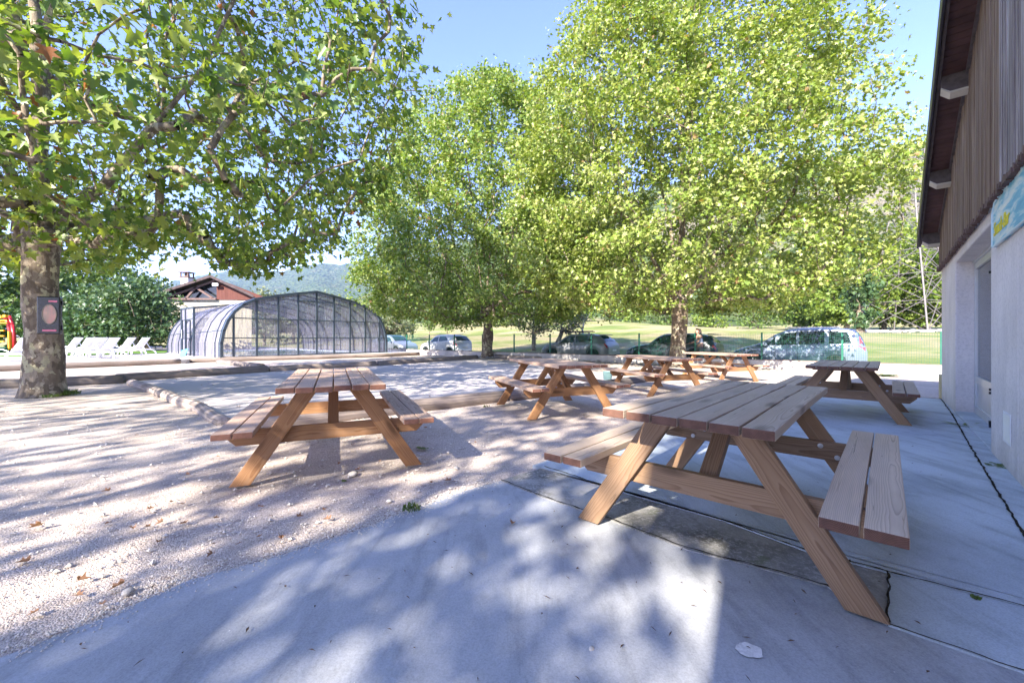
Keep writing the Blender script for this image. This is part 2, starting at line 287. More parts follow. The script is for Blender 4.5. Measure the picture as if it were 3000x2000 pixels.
M=dict(gravel=m_gravel(),sand=m_sand(),slab=m_concrete('concrete_slab',tint=(.44,.455,.48)),apron=m_concrete('concrete_apron',seed=5.,tint=(.48,.535,.575)),strip=m_concrete('mossy_concrete',moss=1.,tint=(.42,.41,.39),seed=9.),
 crack=plain('crack_soil',(.035,.03,.022),.95,.1,var=.5,sc=40),
 top=m_wood('weathered_pine',(.42,.30,.215),(.62,.48,.36),(.70,.57,.44),(.15,.075,.052),.9,ring=52,gray=.35),
 topred=m_wood('reddish_pine',(.30,.18,.125),(.46,.31,.225),(.54,.385,.29),(.24,.115,.08),.6,ring=50,gray=.25),
 leg=m_wood('treated_pine',(.30,.15,.068),(.38,.20,.095),(.42,.24,.125),(.24,.12,.06),.3,ring=46,bump=.25),
 leggray=m_wood('treated_pine_dull',(.22,.13,.075),(.29,.185,.11),(.33,.22,.14),(.20,.12,.075),.4,ring=46,bump=.25),
 steel=plain('zinc_steel',(.50,.50,.51),.4,.6,.3),
 log=m_log(),logdark=m_log('dark_log',(.20,.17,.15)),earth=m_log('worn_pale_log',(.36,.30,.26)),
 bark1=m_bark('plane_bark',.75,(.15,.12,.09)),bark2=m_bark('brown_bark',.25,(.15,.115,.085)),twig=plain('twig_bark',(.30,.26,.21),.85,.2,var=.3,sc=9),
 leaf1=m_leaf('plane_leaf_near',[(.09,.17,.035),(.13,.215,.04),(.19,.275,.05),(.32,.37,.09),(.15,.22,.055)],.42,odd=(.014,(.30,.12,.045))),
 leaf2=m_leaf('plane_leaf_sunny',[(.145,.22,.04),(.21,.295,.05),(.30,.365,.085),(.42,.45,.19),(.18,.26,.05)],.34,.38,odd=(.012,(.33,.22,.10))),
 leaf2b=m_leaf('plane_leaf_green',[(.105,.185,.038),(.16,.255,.045),(.245,.33,.07),(.37,.42,.15),(.135,.22,.045)],.34,.38,odd=(.012,(.33,.22,.10))),
 leaf3=m_leaf('shrub_leaf_dark',[(.045,.09,.04),(.07,.13,.05),(.11,.17,.07)],.25),
 leaf4=m_leaf('walnut_leaf',[(.12,.19,.03),(.17,.25,.04),(.25,.31,.06)],.4,.5),
 leaf5=m_leaf('orchard_leaf',[(.10,.13,.06),(.14,.17,.09),(.20,.21,.12)],.25,.5),
 leaf6=m_leaf('hedge_leaf',[(.07,.13,.025),(.11,.18,.035),(.17,.24,.06)],.35,.5),
 dead=m_leaf('fallen_leaf',[(.30,.15,.09),(.36,.20,.13),(.23,.11,.07)],.15,.7,.2),
 stucco=m_stucco(),clad=m_clad('brown_cladding',(.075,.05,.036),(.20,.14,.10),(.35,.285,.235)),cladw=m_clad('sun_bleached_cladding',(.10,.08,.075),(.28,.25,.24),(.60,.575,.58)),
 soffit=plain('dark_red_soffit',(.085,.045,.042),.6,.3,var=.3,sc=5),fascia=plain('black_fascia',(.03,.028,.035),.4,.5,var=.3),purlin=plain('brown_purlin',(.10,.085,.085),.7,.2,var=.25,sc=14),purlinend=plain('cream_paint',(.52,.49,.42),.6,.3),
 darkroof=plain('dark_brown_tiles',(.075,.055,.055),.8,.2,var=.3,sc=4),roof=plain('brown_roof_tiles',(.16,.09,.07),.8,.2,var=.35,sc=4),
 alu=plain('grey_aluminium',(.58,.60,.62),.4,.5,.3,var=.05),doorglass=m_glass('door_glass',(.10,.12,.15),.8,.08),
 white=plain('white_plastic',(.80,.80,.81),.4,.5,var=.04),whitemetal=plain('white_metal',(.75,.76,.78),.45,.5,var=.05),
 black=plain('black_plastic',(.012,.013,.02),.25,.6,var=.3),rubber=plain('tyre_rubber',(.02,.02,.021),.85,.2,var=.3),
 green=plain('green_coated_steel',(.015,.13,.085),.4,.5,var=.15),wallc=plain('pale_wall_concrete',(.52,.49,.46),.9,.15,var=.16,sc=2.2,bump=.3),
 coping=plain('rusty_coping',(.22,.16,.14),.9,.15,var=.3,sc=4),
 grass=m_grass(),grass2=plain('lawn',(.10,.19,.04),.95,.1,var=.35,sc=1.5,bump=.8),deck=plain('terrace_concrete',(.50,.47,.46),.9,.15,var=.12,sc=1.3,bump=.3),
 hill=m_forest('hill_wood',[(.05,.085,.03),(.085,.13,.045),(.13,.16,.06),(.17,.17,.09)],.07,(.24,.21,.15)),
 mount=m_forest('mountain_wood',[(.045,.08,.035),(.075,.11,.045),(.10,.13,.06),(.16,.15,.09)],.022),
 frame=plain('anthracite_aluminium',(.055,.075,.10),.4,.5,.2,var=.1),poly=m_poly(),water=plain('pool_water',(.25,.55,.60),.05,.6,var=.1),
 red=plain('red_paint',(.55,.02,.025),.4,.5,var=.1),yellow=plain('yellow_paint',(.85,.42,.02),.4,.5,var=.1),orange=plain('orange_board',(.75,.30,.12),.6,.3,var=.1),
 cream=plain('cream_wall',(.42,.38,.29),.9,.2,var=.06),redboard=m_clad('red_brown_boards',(.06,.022,.018),(.11,.042,.034),(.16,.07,.055)),darkglass=plain('dark_pane',(.02,.025,.03),.1,.6),
 brown=plain('brown_beam',(.14,.09,.08),.7,.3,var=.25),bucket=plain('grey_green_bucket',(.20,.33,.31),.5,.4,var=.06),
 stone=plain('grey_stone',(.42,.40,.38),.9,.2,var=.3,sc=5,bump=.6),pylon=plain('galvanised_lattice',(.15,.135,.13),.6,.4,.3,var=.3),
 weed=m_leaf('weed_leaf',[(.06,.12,.02),(.10,.17,.03),(.16,.2,.05)],.3))
# ---------------------------------------------------------------- the ground
def grid(name,us,vs,f,mat,kind='structure',smooth=True):
    n,m=len(us),len(vs); co=[f(u,v) for u in us for v in vs]
    fs=[(i*m+j,(i+1)*m+j,(i+1)*m+j+1,i*m+j+1) for i in range(n-1) for j in range(m-1)]
    me=bpy.data.meshes.new(name); me.from_pydata(co,[],fs); me.materials.append(mat)
    if smooth: me.polygons.foreach_set('use_smooth',[True]*len(fs))
    bm=bmesh.new(); bm.from_mesh(me); bmesh.ops.recalc_face_normals(bm,faces=bm.faces); bm.to_mesh(me); bm.free()
    o=bpy.data.objects.new(name,me); C.objects.link(o); tag(o,kind=kind); return o
FDX,FDY=-.785,.620                      # along the fence, to the left and away
F0=(13.4,12.904)
def fp(s,w): return (F0[0]+FDX*s+.620*w, F0[1]+FDY*s+.785*w)
def gf(s,w):
    x,y=fp(s,w); d=math.hypot(x,y)
    return (x,y,gz(x,y)+ .012*mnoise.noise(Vector((x*.8,y*.8,0)))*ss((d-1)/3)-.006)
grid('gravel_ground',np.arange(-28,64,.5),np.concatenate([np.arange(-60,-24,2),np.arange(-24,.01,.4)]),gf,M['gravel'])
grid('base_ground',np.linspace(-5000,5000,41),np.linspace(-5000,5000,41),lambda x,y:(x,y,-.9),M['grass'])
def mf(s,w):
    x,y=fp(s,w); return (x,y,G(x,y))
grid('meadow',np.concatenate([np.arange(-200,-40,6),np.arange(-40,80,1.5),np.arange(80,260,6)]),np.concatenate([np.arange(.05,40,1.),np.arange(41,150,4)]),mf,M['grass'])
def poly_sheet(name,pts,z,mat,t=.0,kind='structure',sub=0,jit=0.,conform=True):
    P=[]
    for i in range(len(pts)):
        a=Vector((*pts[i],0));b=Vector((*pts[(i+1)%len(pts)],0)); k=max(1,int((b-a).length/.08)) if jit and (b-a).length<6 else 1
        for j in range(k):
            p=a.lerp(b,j/k)
            if jit: p+=Vector((mnoise.noise(p*9),mnoise.noise(p*9+Vector((5,5,5))),0))*jit
            P.append((p.x,p.y))
    mb=MB(); n=len(P); f=(lambda x,y:gz(x,y)) if conform else (lambda x,y:0)
    vs=[(x,y,z+f(x,y)) for x,y in P]+[(x,y,z-.06+f(x,y)) for x,y in P]
    mb.add(vs,[tuple(range(n))]+[(i,(i+1)%n,n+(i+1)%n,n+i) for i in range(n)]); o=mb.build(name,mat); tag(o,kind=kind); return o
ge=[pw(*p) for p in [(0,1928),(306,1811),(548,1703),(829,1626),(969,1581),(1097,1537),(1173,1505),(1250,1479),(1352,1441),(1467,1409)]]
lb=[pw(*p) for p in [(1594,1460),(1785,1524),(2015,1613),(2194,1658),(2423,1722),(2602,1836),(3000,1977)]]
jt=[pw(*p) for p in [(1594,1371),(1869,1460),(2117,1530),(2360,1620),(2602,1684),(3000,1786)]]
slab=[(-6.,-3.),(-2.9,.2),(-2.2,1.1)]+ge+lb+[(2.35,.75),(3.2,-.1),(1.0,-2.5),(-2.,-5.)]
poly_sheet('concrete_slab',slab,.004,M['slab'],jit=.012)
poly_sheet('mossy_strip',[ge[-1]]+[jt[0]]+jt[1:5]+[lb[5]]+lb[4::-1],.009,M['strip'],jit=.01)
poly_sheet('side_slab',[jt[4],jt[5],(2.75,1.1),(2.35,.76),lb[6],lb[5]],.0125,M['apron'],jit=.0)
al0=2.78
def af(al,pe):
    x,y,_=bf(al,pe); return (x,y,gz(x,y)+.016)
ap=grid('concrete_apron',np.linspace(2.78,11.1,30),np.linspace(-2.286,.9,14),af,M['apron'],smooth=False)
poly_sheet('concrete_apron_front',[bf(2.78,-2.286)[:2],bf(2.78,.9)[:2],bf(2.6,.9)[:2],jt[5],jt[4],jt[3],jt[2],jt[1],jt[0]],.0145,M['apron'])
poly_sheet('house_yard',[bf(2.6,.9)[:2],jt[5],(2.75,1.1),(2.35,.76),(3.2,-.1),(4.2,.3)],.0118,M['apron'])
def crack(pts,w,z,mat,seed=0,name='joint'):
    mb=MB(); P=[]
    for i in range(len(pts)-1):
        a=Vector((*pts[i],0));b=Vector((*pts[i+1],0)); k=max(1,int((b-a).length/.03))
        for j in range(k): P.append(a.lerp(b,j/k))
    P.append(Vector((*pts[-1],0))); vs=[]
    for i,p in enumerate(P):
        t=(P[min(i+1,len(P)-1)]-P[max(i-1,0)]).normalized(); nn=Vector((-t.y,t.x,0)); q=p*14+Vector((seed,0,0))
        c=p+nn*mnoise.noise(q)*.012; h=w*(.35+1.1*abs(mnoise.noise(q*1.7+Vector((9,9,9)))))
        for s in(-1,1): vs.append((c.x+nn.x*h*s,c.y+nn.y*h*s,z+gz(c.x,c.y)))
    mb.add(vs,[(2*i,2*i+1,2*i+3,2*i+2) for i in range(len(P)-1)]); return mb
cb=MB()
for a in (crack(jt+[(2.9,.95)],.009,.0205,None,1),crack([ge[-1]]+lb+[(2.35,.76)],.0075,.0172,None,2),crack([jt[4],lb[5]],.007,.0222,None,3),crack([bf(11.08,-2.28)[:2],bf(11.08,.74)[:2]],.03,.022,None,4),
          crack([bf(2.8,.55)[:2],bf(6.2,.62)[:2],bf(9,.70)[:2],bf(11.1,.73)[:2]],.012,.0225,None,6)):
    cb.add(a.v,a.f)
tag(cb.build('ground_joints',M['crack']),kind='structure')
# court inside its timber border, terrace by the pool
poly_sheet('court_ground',[(-3.75,5.45),(-3.4,5.1),(3.3,11.3),(1.2,17.5),(-2.0,22.5),(-6.0,16.9),(-8.6,14.5),(-10.4,11.2),(-9.5,10.5),(-7.5,8.85),(-5.95,7.5),(-4.85,6.6)],.006,M['sand'])
TZ=.1
terr=[(-24,8.5),(-18.05,14.6),(-15.0,19.0),(-15.2,19.8),(-7.9,25.3),(-6.3,27.9),(-10.9,32.1),(-34,48),(-75,30),(-40,5)]
tb=MB(); tb.prism(terr,-.3,TZ); tag(tb.build('pool_terrace',M['deck']),kind='structure')
lw=MB(); lw.prism([(-24,22.5),(-22,26.2),(-25.5,31),(-60,40),(-50,18),(-33,20)],TZ-.1,TZ+.05); tag(lw.build('lawn',M['grass2']),kind='structure')
# hills
def sil(pts,u): return float(np.interp(u,[p[0] for p in pts],[p[1] for p in pts]))
def hillmesh(name,pts,u0,u1,nu,Y0,Y1,nv,z0,disp,dsc,mat,curve=1.3):
    def f(u,t):
        k=(u-1500)/FP; Yr=Y1*(1+.12*mnoise.noise(Vector((k*2,3,0)))); Y=Y0+(Yr-Y0)*t
        zt=HC+(HY-sil(pts,u))*Yr/FP; tt=min(1,t)
        z=z0+(zt-z0)*(tt**curve)-(max(0,t-1)*zt*1.6)
        x=k*Y; nn=mnoise.fractal(Vector((x*dsc,Y*dsc,z*dsc)),.9,2.1,5)
        z+=disp*nn*min(1,t*6)+ (zt*.05)*mnoise.noise(Vector((x/Y1*9,Y/Y1*9,4)))*(1-abs(2*tt-1))
        return (x,Y,z)
    return grid(name,np.linspace(u0,u1,nu),np.concatenate([np.linspace(0,1,nv),[1.15,1.4]]),f,mat)
farp=[(-3000,930),(-1500,900),(0,880),(300,866),(475,838),(560,815),(638,798),(689,791),(767,798),(825,795),(886,776),(944,771),(985,780),(1039,770),(1100,748),(1300,700),(1700,690),(2500,720)]
hillmesh('far_mountain',farp,-3000,2500,330,1300,3000,60,20,22,.012,M['mount'],1.1)
nearp=[(700,960),(900,925),(1000,895),(1100,850),(1250,770),(1500,650),(2000,530),(2450,470),(2589,436),(2706,420),(3200,380),(6000,350)]
hillmesh('near_hill',nearp,700,5200,380,128,680,110,4,5.0,.07,M['hill'],1.25)

# ---------------------------------------------------------------- trees
LA=[(0,0),(.24,-.09),(.5,.10),(.27,.27),(.56,.60),(.20,.55),(0,1.0)]
LBt=[(0,0),(.48,.12),(.28,.36),(.5,.66),(.16,.62),(0,1.0)]
def leaf_arrays(half,fold,droop):
    R_=[(x,y,abs(x)*fold-droop*y*y) for x,y in half]; n=len(R_)
    L_=[(-x,y,z) for x,y,z in R_[1:-1]]
    v=np.array(R_+L_); right=list(range(n)); left=[0]+[n-1][:0]
    left=[n-1]+list(range(n+len(L_)-1,n-1,-1))[::-1][::-1]
    left=[0]+list(range(n,n+len(L_)))+[n-1]; left=left[::-1]
    return v-np.array([0,.0,0]),[right,left]
def leaves_mesh(name,pos,axis,normal,size,half,mat,parent,fold=.25,droop=.25,extra=None):
    tv,tf=leaf_arrays(half,fold,droop); k=len(tv); n=len(pos)
    a=axis/np.linalg.norm(axis,axis=1,keepdims=True); nn=normal-(normal*a).sum(1,keepdims=True)*a
    nn/=np.linalg.norm(nn,axis=1,keepdims=True)+1e-9; s=np.cross(a,nn)
    V=pos[:,None,:]+size[:,None,None]*(tv[None,:,0:1]*s[:,None,:]+tv[None,:,1:2]*a[:,None,:]+tv[None,:,2:3]*nn[:,None,:])
    V=V.reshape(-1,3).astype(np.float32)
    me=bpy.data.meshes.new(name); me.vertices.add(n*k); me.vertices.foreach_set('co',V.ravel())
    loops=[];starts=[];tot=[]
    fl=np.concatenate([np.array(f) for f in tf]); ll=[len(f) for f in tf]; per=len(fl)
    L=(np.arange(n)[:,None]*k+fl[None,:]).ravel(); me.loops.add(len(L)); me.loops.foreach_set('vertex_index',L.astype(np.int32))
    st=np.cumsum([0]+ll[:-1]); S=(np.arange(n)[:,None]*per+st[None,:]).ravel(); me.polygons.add(len(S)); me.polygons.foreach_set('loop_start',S.astype(np.int32))
    me.polygons.foreach_set('loop_total',np.tile(ll,n).astype(np.int32))
    me.materials.append(mat); me.update(calc_edges=True); me.validate()
    o=bpy.data.objects.new(name,me); C.objects.link(o); o.parent=parent; return o
def tree(name,label,cat,loc,th,tr,prof,seed,nclump,per,lsize,half,leafm,barkm,nlimb=7,lean=(0,0),sig=.36,shell=.42,group=None,up=.35,azn=.18,gap=.35,flare=1.35,sparse=None,trunk=None,twig_r=.006,limbr=None,leafdown=.5,zs_=.62):
    r=np.random.default_rng(seed); root=empty(name,loc,0,label,cat,group)
    zs=[p[0] for p in prof]; rs=[p[1] for p in prof]
    def RR(z,az): return np.interp(z,zs,rs)*(1+azn*(np.sin(az*3+seed)+.6*np.sin(az*5+seed*2+z*.5)+.5*np.sin(az*8+z*1.3+seed)))
    # skeleton nodes
    P=[];par=[]
    def node(p,a): P.append(np.array(p,float)); par.append(a); return len(P)-1
    top=zs[-1]; a=node((0,0,0),-1); kseg=5
    for i in range(1,kseg+1): a=node((lean[0]*i/kseg,lean[1]*i/kseg,th*i/kseg),a)
    fork=a; base=P[fork]
    for i in range(6):  # leader
        t=(i+1)/6; a=node(base+np.array([r.normal(0,.12),r.normal(0,.12),(top-th)*.8*t]),a)
    for i in range(nlimb):
        az=2*math.pi*(i+r.uniform(-.3,.3))/nlimb; h=r.uniform(.18,.75)*(top-th); zz=th+h; rad=RR(zz,az)*r.uniform(.45,.62); a=fork if i%3 else fork-0
        for t in (.22,.45,.7,1.):
            a=node(base+np.array([math.cos(az)*rad*t**.8,math.sin(az)*rad*t**.8,h*t**(1.15)])+r.normal(0,.12,3)*t,a)
    nl0=len(P)
    # clump centres
    cl=[]
    zw=np.array([max(.05,np.interp(z,zs,rs)) for z in np.linspace(zs[0],top,60)]); zw/=zw.sum()
    tries=0
    while len(cl)<nclump and tries<nclump*30:
        tries+=1
        z=r.choice(np.linspace(zs[0],top,60),p=zw)+r.uniform(-.15,.15); az=r.uniform(0,2*math.pi); f=1-abs(r.normal(0,shell)) 
        if f<.12: continue
        Rm=RR(z,az)*f; p=np.array([math.cos(az)*Rm+lean[0],math.sin(az)*Rm+lean[1],z])
        if mnoise.noise(Vector(p*.45)+Vector((seed,0,0)))<-gap: continue
        if sparse and sparse(p+np.array(loc)): continue
        cl.append(p)
    cl=np.array(cl); order=np.argsort(np.linalg.norm(cl-base,axis=1)); ends=[]
    PA=np.zeros((len(P)+len(cl)*3+10,3)); PA[:len(P)]=P
    for ci in order:
        c=cl[ci]; n=len(P); d=PA[5:n]-c; cost=np.linalg.norm(d*np.array([1,1,.75]),axis=1)+.9*np.maximum(0,d[:,2])+.25*np.maximum(0,np.hypot(PA[5:n,0],PA[5:n,1])-math.hypot(c[0],c[1]))*2
        j=int(np.argmin(cost))+5; q=PA[j]; L=np.linalg.norm(c-q); a=j
        for t in (.36,.7,1.):
            p=q+(c-q)*t; p=p+np.array([0,0,up*L*t*(1-t)*(-1 if c[2]<q[2] else 1)])+r.normal(0,.05*L,3)*(t<1)
            a=node(p,a); PA[len(P)-1]=p
        ends.append((a,j,c,q))
    n=len(P); w=np.zeros(n)
    for a,_,_,_ in ends: w[a]+=1
    for i in range(n-1,0,-1): w[par[i]]+=w[i]
    mx=w[fork]; rad=np.maximum(twig_r,(limbr or tr*.62)*(w/mx)**.5)
    mbt=MB(); pts=[P[i] for i in range(kseg+1)]
    if trunk: trunk(mbt,tr,th)
    else:
        zz=np.linspace(0,th*1.12,12); pp=[];rr=[]
        for z in zz:
            t=z/th; pp.append((lean[0]*t+.03*math.sin(z*2+seed),lean[1]*t+.03*math.cos(z*1.7+seed),z-(.12 if z==0 else 0))); rr.append(tr*(1+(flare-1)*math.exp(-z/.28))*(1-.12*t)*(1+.1*ss((t-.75)/.25)))
        mbt.tube(pp,rr,20)
    tko=mbt.build('trunk',barkm,root,smooth=True); dm=tko.data
    for v in dm.vertices:
        p=v.co; q=mnoise.noise(Vector((p.x*3,p.y*3,p.z*1.3+seed)))*.10+mnoise.noise(Vector((p.x*9,p.y*9,p.z*4+seed)))*.035
        rr=math.hypot(p.x-lean[0]*p.z/th,p.y-lean[1]*p.z/th)+1e-6; v.co.x+=p.x/rr*q*tr*2.2; v.co.y+=p.y/rr*q*tr*2.2
    mb=MB(); kids={}
    for i in range(1,n): kids.setdefault(par[i],[]).append(i)
    for i in range(6,n):
        p=par[i]; 
        if rad[i]<twig_r*1.01 and False: continue
        sd=7 if rad[i]>.05 else (5 if rad[i]>.02 else 3)
        r0=min(rad[p],rad[i]*1.35) if p>5 else rad[i]*1.15
        mb.tube([P[p],P[i]],[r0,rad[i]],sd,cap=False)
    bo=mb.build('branches',[barkm],root,smooth=True)
    # leaves round the outer part of every twig
    cen=[];
    for a,j,c,q in ends:
        k=per*max(.4,r.normal(1,.25)); k=int(k); t=r.uniform(.45,1.12,k)[:,None]; s=np.array([sig,sig,sig*zs_])
        cen.append(q+(c-q)*t+r.normal(0,1,(k,3))*s*(.55+.5*t))
    pos=np.concatenate(cen); k=len(pos); out=pos-np.array([lean[0],lean[1],th]); out/=np.linalg.norm(out,axis=1,keepdims=True)+1e-6
    ax=r.normal(0,1,(k,3))+out*.5; ax[:,2]-=leafdown; nm=r.normal(0,.62,(k,3))+out*.35+np.array([0,0,.75])
    size=lsize*r.uniform(.42,1.3,k)
    leaves_mesh('crown',pos,ax,nm,size,half,leafm,root)
    return root
t1x,t1y=pw(125,1153)
def trunk1(mb,tr,th):
    z=[-.1,.05,.2,.4,.8,1.3,1.8,2.3,2.75,3.1,3.4,3.75]; r=[.40,.36,.32,.29,.275,.27,.265,.26,.265,.29,.31,.24]
    mb.tube([(0.02*math.sin(a*2),.0,a) for a in z],r,28)
tree('plane_tree','big mottled-bark plane tree at the left with a black box on its trunk','tree',(t1x,t1y,gz(t1x,t1y)),3.3,.27,
 [(2.95,3.4),(3.2,4.8),(3.7,5.9),(4.4,6.8),(5.2,7.4),(7,7.6),(9,6.9),(11,5.2),(13,2.5)],3,1050,36,.165,LA,M['leaf1'],M['bark1'],nlimb=9,sig=.30,shell=.36,trunk=trunk1,limbr=.30,azn=.05,gap=.42,leafdown=.9,up=.3,
 sparse=lambda p: (p[2]<3.0 and math.hypot(p[0]-t1x,p[1]-t1y)<2.2 and False) or (p[1]<3.4 and p[2]<6 and p[0]>-6.5) or p[1]<2.2)
tree('plane_tree','bushy plane tree standing behind the court corner between two parked white cars','tree',(-1.43,24.1,-.07),2.7,.31,
 [(2.15,4.6),(2.7,6.3),(4,7.3),(6.5,7.5),(9.3,6.7),(11.8,5.8),(13.8,4.2),(15.2,2.7),(15.9,1.2)],11,1450,82,.15,LBt,M['leaf2b'],M['bark2'],nlimb=9,sig=.30,shell=.28,azn=.03,gap=.5,up=.45,limbr=.24)
tree('plane_tree','tallest sunny plane tree, its brown trunk hiding the dark parked car','tree',(6.85,17.0,-.07),2.6,.32,
 [(2.35,3.8),(2.9,5.3),(3.9,6.5),(5.5,6.8),(8,6.8),(10.5,6.3),(12.6,5.2),(15,3.9),(17.5,1.6)],23,1700,98,.13,LBt,M['leaf2'],M['bark2'],nlimb=10,sig=.30,shell=.30,azn=.03,gap=.5,up=.45,limbr=.25)
# trees behind the photographer whose shade dapples the foreground
tree('plane_tree','plane tree behind the viewpoint whose shade dapples the gravel','tree',(-6.5,-8.2,0),3.2,.28,
 [(4.2,4.5),(5.5,6.2),(7.5,6.8),(9.5,6.2),(11.5,4.5),(13.5,1.6)],31,485,20,.22,LBt,M['leaf1'],M['bark1'],nlimb=7,sig=.26,zs_=1.9,shell=.5,gap=.09,azn=.12)
tree('plane_tree','second plane tree behind the viewpoint, farther left than the other','tree',(-16.5,-5.5,0),3.2,.28,
 [(4.2,4.5),(5.5,6.4),(7.5,7),(9.5,6.2),(11.5,4.5),(13.5,1.6)],37,330,16,.22,LBt,M['leaf1'],M['bark1'],nlimb=7,sig=.32,zs_=1.7,shell=.5,gap=.1,azn=.12)
# orchard and hedge trees
def small(name,label,cat,x,y,z,th,tr,h,r,seed,nc,per,ls,lm,bm='bark2',group=None,low=None,lean=(0,0),gap=.25,sig=.3,half=None,azn=.12,nl=5):
    lo=th*.85 if low is None else low
    return tree(name,label,cat,(x,y,z),th,tr,[(lo,r*.55),(lo+(h-lo)*.25,r*.95),(lo+(h-lo)*.5,r),(lo+(h-lo)*.75,r*.8),(h,r*.25)],seed,nc,per,ls,half or LBt,M[lm],M[bm],nlimb=nl,sig=sig,shell=.42,gap=gap,azn=azn,lean=lean,group=group,flare=1.25)
def onm(u,Y): x=(u-1500)/FP*Y; return x,Y,G(x,Y)
x,y,z=onm(1565,35); small('fruit_tree','grey-green fruit tree on the meadow just right of the middle plane tree','tree',x,y,z,1.5,.19,4.6,2.7,41,90,26,.17,'leaf5',low=1.3)
x,y,z=onm(1629,37); small('fruit_tree','leaning fruit tree on the meadow behind the car with the roof rack','tree',x,y,z,1.4,.22,4.8,2.5,43,80,24,.17,'leaf5',lean=(.5,0),low=1.4)
x,y,z=onm(1709,42); t=empty('dead_tree',(x,y,z),0,'small bare dead tree with pale forked branches above the roof rack','tree')
mb=MB(); mb.tube([(0,0,0),(-.1,0,1.2),(.1,0,2.1)],[.14,.1,.06],7); mb.tube([(-.1,0,1.2),(-.8,0,2.0),(-1.2,.1,2.2)],[.07,.05,.02],5); mb.tube([(.1,0,2.0),(.7,0,2.9)],[.06,.02],5); mb.tube([(.0,0,1.7),(-.4,0,2.8)],[.05,.015],5); mb.build('trunk',M['twig'],t,smooth=True)
for i,(u,Y,h,r) in enumerate([(1190,62,3.4,1.5),(1258,70,3.2,1.3),(1310,66,3.0,1.2)]):
    x,y,z=onm(u,Y); small('young_tree',['young round tree on the meadow left of the white hatchback roof','slim young tree up the meadow above the white hatchback','young tree on the meadow left of the middle trunk'][i],'tree',x,y,z,1.2,.08,h,r,50+i,40,14,.26,'leaf6',gap=.4)
for i,(u,Y,h,r,lm) in enumerate([(775,62,8.2,4.2,'leaf5'),(860,66,7.8,4.0,'leaf5'),(950,70,8.6,4.6,'leaf5'),(1015,74,7.4,4.0,'leaf4'),(1130,56,4.2,3.6,'leaf5'),(1095,80,7.0,3.2,'leaf4')]):
    x,y,z=onm(u,Y); small('meadow_tree',['pale scrubby tree behind the left half of the pool enclosure','pale scrubby tree rising over the enclosure ridge','scrubby tree behind the right slope of the enclosure','light green tree behind the right end of the enclosure','grey-leaved low shrub tree just right of the enclosure arch','bright green tree on the slope right of the enclosure'][i],'tree',x,y,z,1.6,.2,h,r,60+i,70,22,.42,lm,low=.5,group='scrubby trees behind the pool enclosure',sig=.6)
# right background
for i,(u,Y,h,r,lm) in enumerate([(2700,64,16.5,8,'leaf4'),(2590,68,13.5,7,'leaf4'),(2480,62,12,6,'leaf4'),(2790,60,15,6.5,'leaf4'),(2520,46,10.5,1.3,'leaf3'),(2430,72,12,6,'leaf4'),(2350,78,10,5,'leaf6')]):
    x,y,z=onm(u,Y); small('walnut_tree' if lm=='leaf4' else 'background_tree',['broad bright green tree behind the pylon foot','bright green tree left of the pylon foot','bright green tree at the meadow edge behind the tail of the grey people carrier','bright green tree hidden partly by the building corner','dark ivy-covered slim tree left of the pylon foot','yellow-green tree seen under the right side of the tallest plane','low green tree at the far meadow edge'][i],'tree',x,y,z,2.2,.35,h,r,80+i,230 if r>2 else 60,28,.52,lm,low=1.4 if r>2 else 1.0,group='trees at the right meadow edge',sig=.8 if r>2 else .4)
for i,(u,Y,h,r) in enumerate([(1850,95,6,4.5),(1960,98,7,5),(1690,92,5,4),(1600,95,5.5,4.5),(2080,100,6,4),(2220,98,7,5),(1480,90,5,4),(1400,95,5,4.5)]):
    x,y,z=onm(u,Y); small('hedgerow_tree',['hedge shrub behind the tallest trunk','hedge shrub right of the tallest trunk','hedge shrub behind the roof rack car','hedge shrub behind the leaning fruit tree','hedge shrub left of the people carrier','hedge shrub above the people carrier roof','hedge shrub right of the middle trunk','hedge shrub behind the middle trunk'][i],'tree',x,y,z,1.,.2,h,r,110+i,70,18,.55,'leaf6' if i%2 else 'leaf4',low=.4,group='hedge line at the top of the meadow',sig=.8)
# left background
def onl(u,Y): return (u-1500)/FP*Y,Y,TZ
for i,(u,Y,h,r,lm,lo) in enumerate([(30,33,8.2,4.6,'leaf6',1.2),(215,40,9.6,4.5,'leaf6',1.5),(335,44,10.0,4.6,'leaf6',1.5),(290,31,4.3,3.4,'leaf3',1.0),(400,29,4.7,2.9,'leaf3',1.0),(215,30,3.3,2.4,'leaf3',.7),(430,38,6.6,2.8,'leaf3',.8),(-120,32,9,5,'leaf6',1.2),(120,46,9,5,'leaf6',1.)]):
    x,y,z=onl(u,Y); small('garden_tree' if r>3.5 else 'garden_shrub',['sunny light green tree behind the red and yellow play frame','pale green tree right of the big trunk','pale rounded tree left of the chimney','dark spreading shrub behind the three loungers','dark shrub tree behind the right pair of loungers','dark low shrub beside the big trunk','dark shrub against the cream house wall','light green tree beyond the left edge of the frame','light green tree behind the big trunk'][i],'tree',x,y,z,max(.5,lo),.16,h,r,130+i,170 if lm=='leaf3' else 150,28,.26 if lm=='leaf3' else .34,lm,low=lo,group='garden trees at the left',sig=.5,gap=.22)
x,y,z=onl(208,25); small('round_bush','small round dark bush right of the big trunk','bush',x,y,z,.2,.05,1.15,.75,150,50,22,.1,'leaf3',low=.05,gap=.9,sig=.15)

